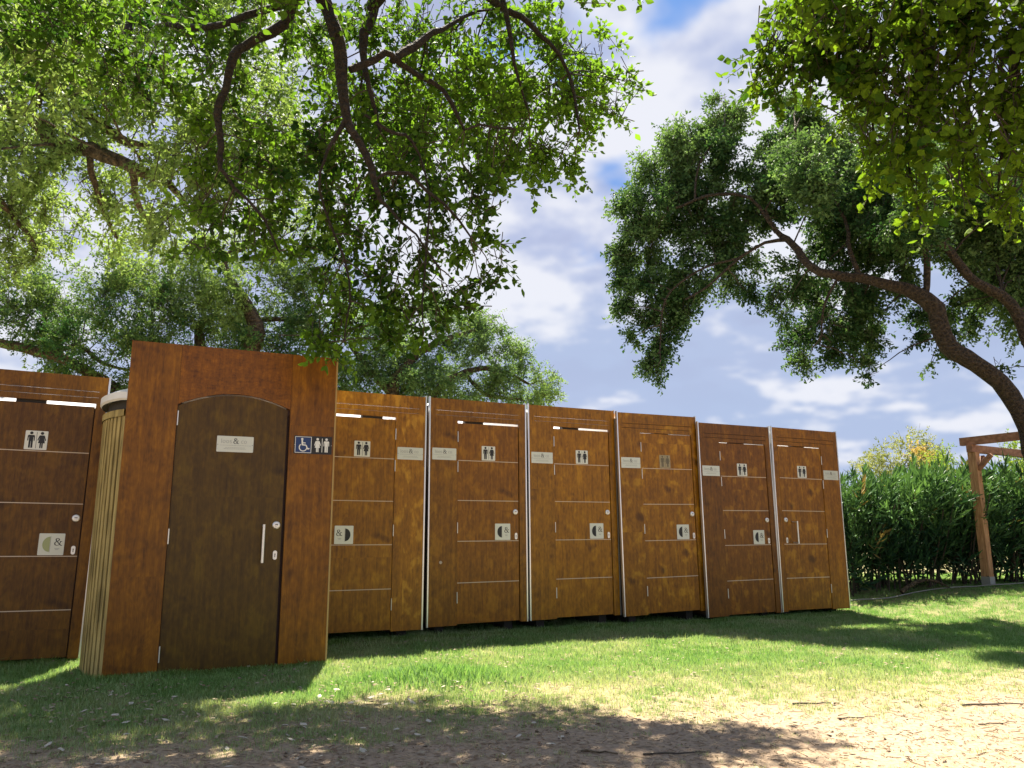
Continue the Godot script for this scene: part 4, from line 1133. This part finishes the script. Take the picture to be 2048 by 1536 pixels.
func accessible() -> void:
	var w := 1.609
	var h := 2.522
	var root := thing("accessible_toilet_cabin", "tall accessible toilet cabin with arched dark door and round slatted body", "toilet cabin", Vector3(-2.953, -0.055, -5.845))
	stand(root, 65.2, 0.0065)
	var f: Material = ply("accessible_front", M.ply_c, Color(0.76, 0.70, 0.36), Vector2(0.1, 0.3))
	var f2: Material = ply("accessible_front_right", M.ply_c, Color(0.78, 0.71, 0.36), Vector2(0.63, 0.8))
	var f3: Material = ply("accessible_header", M.ply_c, Color(0.77, 0.68, 0.36), Vector2(0.4, 0.1))
	f3.uv1_scale = Vector3(0.9, -1.4, 1)
	var dm: Material = ply("accessible_door", M.ply_a, Color(0.53, 0.56, 0.36), Vector2(0.2, 0.55))
	part("left_panel", boxed(Vector3(0, 0, -0.03), Vector3(0.362, h, 0), f), root)
	part("right_panel", boxed(Vector3(1.228, 0, -0.03), Vector3(w - 0.014, h, 0), f2), root)
	part("edge_trim", boxed(Vector3(w - 0.0135, -0.003, -0.031), Vector3(w, h + 0.002, 0.003), M.raw_edge), root)
	# the header is cut to an arch; the door below follows it
	var arch := func(x: float) -> float: return 2.045 + 0.105 * (1.0 - pow((x - 0.8) / 0.43, 2.0))
	var p := PackedVector2Array([Vector2(0.3635, h), Vector2(0.3635, arch.call(0.3635))])
	for i in 25:
		var x := lerpf(0.372, 1.22, i / 24.0)
		p.append(Vector2(x, arch.call(x)))
	p.append(Vector2(1.2265, arch.call(1.2265)))
	p.append(Vector2(1.2265, h))
	var b := MB.new()
	b.poly(p, -0.03, -0.0015)
	part("arched_header", one(b, f3), root)
	p = PackedVector2Array([Vector2(0.3665, 0.015)])
	for i in 25:
		var x := lerpf(0.3665, 1.205, i / 24.0)
		p.append(Vector2(x, arch.call(x) - 0.013))
	p.append(Vector2(1.205, 0.015))
	b = MB.new()
	b.poly(p, -0.05, -0.012)
	var door := part("door", one(b, dm), root)
	part("door_jamb", boxed(Vector3(1.14, 0.0, -0.09), Vector3(1.3, 2.0, -0.052), M.jamb), root)
	part("door_jamb", boxed(Vector3(0.3, 0.0, -0.09), Vector3(0.372, 2.0, -0.052), M.jamb), root)
	for y in [1.93, 1.015, 0.155]:
		fitting("hinge", M.hinge_mesh, door, 0.369, y, -0.002)
	fitting("name_plate", name_plate(), door, 0.809, 1.742, -0.012)
	fitting("door_handle", bar_handle(0.30, 0.05, 0.011), door, 1.062, 0.955, -0.012)
	fitting("lock", M.rosette_mesh, door, 1.163, 1.10, -0.012)
	fitting("keyhole", M.keyhole_mesh, door, 1.163, 0.863, -0.012)
	fitting("access_sign", access_sign(), root, 1.425, 1.76, 0.0)
	for x in [0.33, 1.205]:
		part("batten", boxed(Vector3(x, 2.0, -0.075), Vector3(x + 0.06, h - 0.01, -0.0325), M.jamb), root)
	# round body of upright slats
	var c := Vector3(0.74, 0, -0.585)
	var slat := boxed(Vector3(-0.019, -0.03, -0.010), Vector3(0.019, 1.93, 0.0), M.slat)
	var r := 0.92
	for i in 68:
		var a := deg_to_rad(55.0 + (360.0 - 110.0) * i / 67.0)
		var s := part("slat", slat, root)
		s.transform = Transform3D(Basis(Vector3.UP, a), c + Vector3(sin(a), 0, cos(a)) * r)
	var ring := func(r0: float, y0: float, y1: float, r1: float, material: Material, called: String) -> void:
		var q := MB.new()
		var k := 72
		for i in k:
			var v := []
			for m in [i, i + 1]:
				var a := deg_to_rad(54.5 + 251.0 * m / k)
				v.append(Vector3(sin(a), 0, cos(a)))
			for e in [[r0, y0, r0, y1, 1.0], [r1, y0, r1, y1, -1.0]]:
				q.quad([c + v[0] * e[0] + Vector3.UP * e[1], c + v[1] * e[0] + Vector3.UP * e[1], c + v[1] * e[2] + Vector3.UP * e[3], c + v[0] * e[2] + Vector3.UP * e[3]], (v[0] + v[1]).normalized() * e[4], [Vector2(0, 0), Vector2(0.05, 0), Vector2(0.05, 0.1), Vector2(0, 0.1)])
			q.quad([c + v[0] * r0 + Vector3.UP * y1, c + v[1] * r0 + Vector3.UP * y1, c + v[1] * r1 + Vector3.UP * y1, c + v[0] * r1 + Vector3.UP * y1], Vector3.UP, [Vector2(0, 0), Vector2(0.05, 0), Vector2(0.05, 0.1), Vector2(0, 0.1)])
		part(called, one(q, material), root)
	ring.call(r - 0.05, 0.02, 1.93, r - 0.07, M.dark_band, "inner_wall")
	ring.call(r + 0.008, 1.932, 1.985, r - 0.05, M.slat, "top_rail")
	ring.call(r - 0.03, 1.987, 2.075, r - 0.06, M.dark_band, "vent_band")
	# shallow white dome, cut off behind the facade
	b = MB.new()
	var prof := [Vector2(0.94, 2.055), Vector2(0.952, 2.07), Vector2(0.952, 2.12), Vector2(0.90, 2.15), Vector2(0.6, 2.22), Vector2(0.0, 2.25)]
	for j in prof.size() - 1:
		var e: Vector2 = (prof[j + 1] - prof[j]).normalized()
		for i in 64:
			var v := []
			var nn := Vector3.ZERO
			for m in [[i, j], [i + 1, j], [i + 1, j + 1], [i, j + 1]]:
				var a: float = TAU * m[0] / 64.0
				var q: Vector3 = c + Vector3(sin(a) * prof[m[1]].x, prof[m[1]].y, cos(a) * prof[m[1]].x)
				q.z = minf(q.z, -0.04)
				nn += Vector3(sin(a), 0, cos(a))
				v.append(q)
			nn = nn.normalized() * e.y + Vector3.UP * -e.x
			if v[0].distance_to(v[1]) + v[2].distance_to(v[3]) > 0.001 and (v[1] - v[0]).cross(v[2] - v[0]).length() + (v[2] - v[0]).cross(v[3] - v[0]).length() > 1e-6:
				b.quad(v, nn.normalized(), [Vector2.ZERO, Vector2.RIGHT, Vector2.ONE, Vector2.DOWN])
	part("white_roof", one(b, M.white_roof), root)


func cabins() -> void:
	mat("plate_pale", lin(0.72, 0.72, 0.62), 0.5, 0.25)
	mat("faded_plate", lin(0.36, 0.29, 0.16), 0.5, 0.3)
	mat("faded_print", lin(0.15, 0.12, 0.07), 0.6)
	mat("pull_pale", lin(0.30, 0.34, 0.16), 0.35, 0.5)
	M.hinge_mesh = hinge(0.115)
	M.rosette_mesh = rosette()
	M.keyhole_mesh = keyhole()
	var kb := MB.new()
	kb.lathe([Vector2(0.0, 0.004), Vector2(0.006, 0.004), Vector2(0.009, 0.009), Vector2(0.015, 0.008), Vector2(0.017, 0.0)], 16)
	M.knob_mesh = one(kb, M.inlay)
	var P := func(tex: Texture2D, tint: Color, x: float, y: float) -> StandardMaterial3D: return ply("panel_%d" % names_used.size() + str(x), tex, tint, Vector2(x, y))
	cabin("leftmost brown toilet cabin, cut off by the left edge of the photo, in deep shade", Vector3(-4.690, -0.019, -6.160), 64.0, -0.0066, 1.221, 2.371, {"front": P.call(M.ply_c, Color(0.74, 0.70, 0.44), 0.7, 0.2), "door": P.call(M.ply_a, Color(0.62, 0.59, 0.40), 0.35, 0.1), "pale": true, "closer": 0.538, "plate": true, "slit": 0.03})
	cabin("toilet cabin with pale worn right panel, half hidden by the tall accessible cabin", Vector3(-1.972, 0.038, -7.617), 64.0, 0.0025, 1.17, 2.389, {"front": P.call(M.ply_b, Color(0.98, 0.94, 0.8), 0.2, 0.0), "door": P.call(M.ply_a, Color(0.92, 0.88, 0.6), 0.6, 0.3), "flip": true, "closer": 0.50, "sign_x": 0.50})
	cabin("dark reddish toilet cabin with a small round lock on its left panel", Vector3(-0.868, 0.045, -8.298), 63.3, 0.0082, 1.156, 2.413, {"front": P.call(M.ply_a, Color(0.84, 0.79, 0.5), 0.0, 0.75), "door": P.call(M.ply_a, Color(0.86, 0.79, 0.5), 0.45, 0.5), "knob": true, "closer": 0.43})
	cabin("orange brown toilet cabin with a plain golden left panel, third from the accessible cabin", Vector3(0.216, 0.059, -8.833), 63.8, 0.0085, 1.170, 2.412, {"front": P.call(M.ply_c, Color(0.92, 0.88, 0.6), 0.9, 0.6), "door": P.call(M.ply_a, Color(0.95, 0.9, 0.55), 0.15, 0.9), "closer": 0.47})
	cabin("mottled toilet cabin whose toilet sign has faded to brown", Vector3(1.323, 0.056, -9.298), 63.6, 0.0166, 1.192, 2.401, {"front": P.call(M.ply_b, Color(0.88, 0.83, 0.55), 0.55, 0.4), "door": P.call(M.ply_b, Color(0.92, 0.86, 0.52), 0.05, 0.85), "faded": true, "baffle": true, "sign_x": 0.68, "slit": 0.008})
	cabin("darkest toilet cabin of the right end, set lower than the mottled one", Vector3(2.404, -0.001, -9.765), 63.5, 0.0100, 1.189, 2.401, {"front": P.call(M.ply_a, Color(0.72, 0.65, 0.46), 0.33, 0.15), "door": P.call(M.ply_b, Color(0.78, 0.70, 0.46), 0.75, 0.65), "baffle": true, "slit": 0.01, "sign_x": 0.686})
	cabin("rightmost toilet cabin, the one with a steel bar handle on its door", Vector3(3.497, 0.019, -10.283), 63.8, 0.0007, 1.198, 2.397, {"front": P.call(M.ply_a, Color(0.84, 0.77, 0.52), 0.8, 0.45), "door": P.call(M.ply_b, Color(0.86, 0.79, 0.52), 0.3, 0.2), "flip": true, "plaque": false, "handle": true, "baffle": true, "slit": 0.012, "closer": 0.4, "sign_x": 0.50})
	accessible()


# ------------------------------------------------------------------ hedge, pergola and the rest
func hedge_line(f: float) -> Vector2:
	return Vector2(lerpf(4.95, 14.0, f), lerpf(-12.35, -13.5, f))


func hedge() -> void:
	var base := Vector3(9.2, ground_y(9.2, -12.9), -12.9)
	var root := thing("oleander_hedge", "tall dark green oleander hedge beyond the rightmost cabin", "hedge", base)
	var shoot := MB.new()
	for i in 9:
		var f := i / 8.0
		var b := Basis(Vector3.UP, i * 2.1 + rng.randf() * 0.4) * Basis(Vector3.RIGHT, lerpf(1.5, 0.5, f) + rng.randf_range(-0.25, 0.25))
		leaf_into(shoot, Transform3D(b, Vector3(0, f * 0.34, 0)), rng.randf_range(0.16, 0.22), 0.21, 0.25, false)
	var where := []
	var cols := PackedColorArray()
	for i in 6400:
		var f := rng.randf()
		var q := hedge_line(f)
		var across := rng.randf_range(-0.5, 1.0)
		var gy := ground_y(q.x, q.y)
		var crest := 1.55 + 0.30 * small.get_noise_2d(q.x * 1.2, 3.0) + 0.22 * small.get_noise_2d(q.x * 4.0, 9.0) - absf(across - 0.2) * 0.2
		var h := crest * pow(rng.randf(), 0.72) if i < 5200 else rng.randf_range(0.05, 0.65)
		if h < 0.25 and rng.randf() < 0.5:
			continue
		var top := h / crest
		var lean := Basis(Vector3.RIGHT, clampf(across, -0.5, 0.5) * -0.9 + rng.randf_range(-0.7, 0.7)) * Basis(Vector3.FORWARD, rng.randf_range(-0.8, 0.8)) * Basis(Vector3.UP, rng.randf() * TAU)
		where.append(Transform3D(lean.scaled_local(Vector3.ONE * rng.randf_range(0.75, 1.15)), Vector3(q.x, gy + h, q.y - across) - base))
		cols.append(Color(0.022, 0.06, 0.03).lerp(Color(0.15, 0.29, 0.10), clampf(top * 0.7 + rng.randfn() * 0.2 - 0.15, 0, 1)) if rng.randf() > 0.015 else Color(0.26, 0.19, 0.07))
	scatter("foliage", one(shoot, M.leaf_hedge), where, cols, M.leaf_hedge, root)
	var stem := MB.new()
	stem.tube(PackedVector3Array([Vector3(0, -0.03, 0), Vector3(0.04, 0.5, 0.02), Vector3(0.02, 1.0, 0.05)]), PackedFloat32Array([0.014, 0.011, 0.007]), 6)
	var st := []
	var sc := PackedColorArray()
	for i in 260:
		var q := hedge_line(rng.randf()) + Vector2(0, rng.randf_range(-0.4, 0.4))
		var lean := Basis(Vector3.RIGHT, rng.randf_range(-0.3, 0.3)) * Basis(Vector3.FORWARD, rng.randf_range(-0.3, 0.3)) * Basis(Vector3.UP, rng.randf() * TAU)
		st.append(Transform3D(lean.scaled_local(Vector3(1, rng.randf_range(1.0, 1.5), 1)), Vector3(q.x, ground_y(q.x, q.y), q.y) - base))
		sc.append(Color.WHITE)
	scatter("stems", one(stem, M.twig), st, sc, M.twig, root)


func shrub(called: String, label: String, category: String, at: Vector3, r: float, tall: float, dark: Color, light: Color, leaf: float) -> void:
	at.y = ground_y(at.x, at.z)
	var limbs := [[at.x, at.y - 0.05, at.z, 0.09 * r, at.x + 0.1, at.y + tall * 0.35, at.z, 0.07 * r, at.x, at.y + tall * 0.7, at.z + 0.1, 0.03 * r]]
	var cl := []
	for i in 16:
		var u := Vector3(rng.randfn(), rng.randfn() * 0.7, rng.randfn()).normalized()
		cl.append([at.x + u.x * r * 0.7, at.y + tall * 0.66 + u.y * tall * 0.26, at.z + u.z * r * 0.7, r * 0.42, rng.randf_range(0.3, 1.0)])
	tree(called, label, category, limbs, cl, {"near": false, "size": leaf, "wide": 0.45, "lai": 1.3, "per": 14, "long": leaf * 5.0, "droop": 0.1, "dark": dark, "light": light, "material": M.leaf_far, "bark": M.bark, "twig_every": 4})


func pergola() -> void:
	var at := Vector3(7.2, ground_y(7.2, -12.0), -12.0)
	var root := thing("pergola", "brown timber pergola corner standing before the hedge at the right", "pergola", at)
	var u := Vector3(0.5, 0, 0.866)
	var w := Vector3(0.866, 0, -0.5)
	root.basis = Basis(w, Vector3.UP, u)
	for e in [Vector3(0, 0, 0), Vector3(0, 0, 3.4), Vector3(3.0, 0, 0), Vector3(3.0, 0, 3.4)]:
		var g := ground_y((at + w * e.x + u * e.z).x, (at + w * e.x + u * e.z).z) - at.y
		var b := MB.new()
		b.box(Vector3(e.x - 0.06, g + 0.05, e.z - 0.06), Vector3(e.x + 0.06, 2.02, e.z + 0.06))
		part("post", one(b, M.timber), root)
		part("post_shoe", boxed(Vector3(e.x - 0.066, g - 0.05, e.z - 0.066), Vector3(e.x + 0.066, g + 0.14, e.z + 0.066), M.zinc), root)
		var sx := 1.0 if e.x < 1.0 else -1.0
		var br := MB.new()
		br.xf = Transform3D(Basis(Vector3.FORWARD, sx * PI / 4), Vector3(e.x + sx * 0.16, 1.86, e.z))
		br.box(Vector3(-0.03, -0.15, -0.03), Vector3(0.03, 0.15, 0.03))
		part("brace", one(br, M.timber_beam), root)
		var bz := MB.new()
		var sz := 1.0 if e.z < 1.0 else -1.0
		bz.xf = Transform3D(Basis(Vector3.RIGHT, sz * PI / 4), Vector3(e.x, 1.86, e.z + sz * 0.16))
		bz.box(Vector3(-0.029, -0.15, -0.03), Vector3(0.029, 0.15, 0.03))
		part("brace", one(bz, M.timber_beam), root)
	for z in [0.0, 3.4]:
		part("lower_beam", boxed(Vector3(-0.10, 2.02, z - 0.045), Vector3(3.14, 2.135, z + 0.045), M.timber_beam), root)
	for x in [-0.02, 3.0]:
		part("upper_beam", boxed(Vector3(x - 0.045, 2.137, -0.16), Vector3(x + 0.045, 2.26, 3.56), M.timber_beam), root)
	for k in 2:
		var bolt := MB.new()
		bolt.lathe([Vector2(0.0, 0.012), Vector2(0.01, 0.011), Vector2(0.013, 0.0)], 10, Vector3(-0.02, 2.17 + 0.06 * k, -0.16))
		bolt.xf = Transform3D.IDENTITY
		var o := part("bolt", one(bolt, M.zinc), root)
		o.transform = Transform3D(Basis(Vector3.UP, PI), Vector3(-0.04, 0, -0.32))


func around() -> void:
	# hose and dead branch along the foot of the hedge
	var hb := MB.new()
	var pts := PackedVector3Array()
	var rad := PackedFloat32Array()
	for i in 40:
		var x := 4.9 + i * 0.1
		var z := -11.55 - 0.012 * i + 0.10 * sin(i * 0.33) - 0.006 * i
		pts.append(Vector3(x, ground_y(x, z) + 0.03, z))
		rad.append(0.008)
	hb.tube(pts, rad, 8)
	tag(part("irrigation_hose", one(hb, mat("hose", lin(0.26, 0.25, 0.22), 0.6)), self), "thin grey irrigation hose lying along the foot of the hedge", "hose")
	var db := MB.new()
	var dp := PackedVector3Array()
	rad = PackedFloat32Array()
	for i in 9:
		var x := 5.75 + i * 0.1
		dp.append(Vector3(x, ground_y(x, -11.8) + 0.05 + 0.14 * sin(i * 0.4), -11.75 - 0.02 * i))
		rad.append(0.035 - 0.003 * i)
	db.tube(dp, rad, 8, 0.3, small)
	tag(part("fallen_branch", one(db, M.bark_pale), self), "pale dead branch lying under the hedge beside the rightmost cabin", "branch")
	for e in [[-17.0, -24.0, "round"], [-12.5, -26.0, "tall"], [-8.0, -24.5, "broad"], [-3.5, -27.0, "leafy"]]:
		shrub("background_shrub", "%s green shrub far behind the leftmost cabins, mostly hidden by them" % e[2], "shrub", Vector3(e[0], 0, e[1]), 2.4, 3.6, Color(0.04, 0.10, 0.03), Color(0.16, 0.27, 0.08), 0.11)
	shrub("far_tree", "small pale yellow green tree rising behind the hedge", "tree", Vector3(12.9, 0, -25.5), 1.4, 4.3, Color(0.16, 0.20, 0.07), Color(0.34, 0.36, 0.14), 0.09)
	shrub("orange_shrub", "orange leaved shrub just above the hedge in front of the pale tree", "shrub", Vector3(12.2, 0, -23.0), 0.8, 3.45, Color(0.34, 0.24, 0.09), Color(0.48, 0.36, 0.14), 0.07)
	shrub("bright_shrub", "bright green shrub showing over the hedge left of the pergola post", "shrub", Vector3(11.7, 0, -21.0), 0.7, 3.2, Color(0.15, 0.26, 0.04), Color(0.28, 0.38, 0.06), 0.08)
	shrub("bright_shrub", "bright green shrub showing over the hedge right of the pergola post", "shrub", Vector3(12.9, 0, -19.2), 1.0, 3.0, Color(0.15, 0.26, 0.04), Color(0.28, 0.38, 0.06), 0.08)


# ------------------------------------------------------------------ sky and light
func sky() -> Sky:
	var w := 2048
	var h := 1024
	var im := Image.create(w, h, false, Image.FORMAT_RGBF)
	var a := noise(71, 0.9, 6)
	var c := noise(72, 0.35, 4)
	var hole := noise(74, 1.0, 5)
	var k := 1.0 / EXPOSURE
	var blue := Color(0.17, 0.38, 0.86)
	var lav := Color(0.51, 0.575, 0.80)
	var low := Color(0.42, 0.55, 0.79)
	var white := Color(0.92, 0.93, 0.99)
	for y in h / 2 + 2:
		var el := PI / 2 - (y + 0.5) / h * PI
		var sy := sin(el)
		var cy := cos(el)
		for x in w:
			var az := (x + 0.5) / w * TAU
			var s := 1.0 / (maxf(sy, 0.0) + 0.16)
			var px := sin(az) * cy * s
			var pz := -cos(az) * cy * s
			var n1 := a.get_noise_3d(px * 1.1, sy * 0.6, pz * 1.1)
			var n2 := c.get_noise_3d(px, 5.0, pz)
			var n3 := hole.get_noise_3d(px * 2.4, 20.0, pz * 2.4)
			var col := lav.lerp(low, clampf(0.9 - sy * 2.6 - n2 * 0.5, 0.0, 1.0))
			var n4 := a.get_noise_3d(px * 3.1, 7.0, pz * 3.1)
			col = col.lerp(white, smoothstep(-0.10, 0.26, n1 * 0.9 + 0.5 * n4 + 0.2 * a.get_noise_3d(px * 8.0, 11.0, pz * 8.0) + 0.2 * n2 + 0.45 * (sy - 0.36)) * 0.85)
			col = col.lerp(Color(0.40, 0.45, 0.66), smoothstep(0.0, 0.35, -n4 * 0.7 - n1 * 0.5 + 0.1 * n2) * 0.55 * smoothstep(0.1, 0.35, sy))
			var gap := smoothstep(0.10, 0.5, n3 - 0.5 * absf(n1) + 1.8 * (sy - 0.55))
			col = col.lerp(blue, gap * 0.9)
			col = col.lerp(white, smoothstep(0.10, 0.0, sy) * 0.45)
			im.set_pixel(x, y, Color(col.r * k, col.g * k, col.b * k))
	var ground_tone := Color(0.12 * k, 0.11 * k, 0.07 * k)
	im.fill_rect(Rect2i(0, h / 2 + 2, w, h / 2 - 2), ground_tone)
	var m := PanoramaSkyMaterial.new()
	m.panorama = ImageTexture.create_from_image(im)
	var sk := Sky.new()
	sk.sky_material = m
	return sk


func _ready() -> void:
	rng.seed = 2024
	var cam := Camera3D.new()
	cam.name = "camera"
	cam.fov = 53.0
	cam.far = 900.0
	cam.near = 0.05
	add_child(cam)
	cam.position = Vector3(0, 0.95, 0)
	cam.rotation = Vector3(atan(308.0 / 1540.0), 0, 0)
	var we := WorldEnvironment.new()
	we.name = "environment"
	var env := Environment.new()
	env.background_mode = Environment.BG_SKY
	env.sky = sky()
	env.tonemap_mode = Environment.TONE_MAPPER_LINEAR
	env.tonemap_exposure = EXPOSURE
	env.sdfgi_enabled = true
	env.ssao_enabled = true
	env.ssil_enabled = true
	we.environment = env
	add_child(we)
	var sun := DirectionalLight3D.new()
	sun.name = "sun"
	sun.light_energy = 1.6
	sun.light_color = Color(1.0, 0.96, 0.88)
	sun.light_angular_distance = 0.5
	sun.shadow_enabled = true
	add_child(sun)
	sun.look_at_from_position(Vector3.ZERO, -toward_sun, Vector3.FORWARD)
	materials()
	ground()
	cabins()
	trees()
	hedge()
	pergola()
	around()
	grass()
	litter()
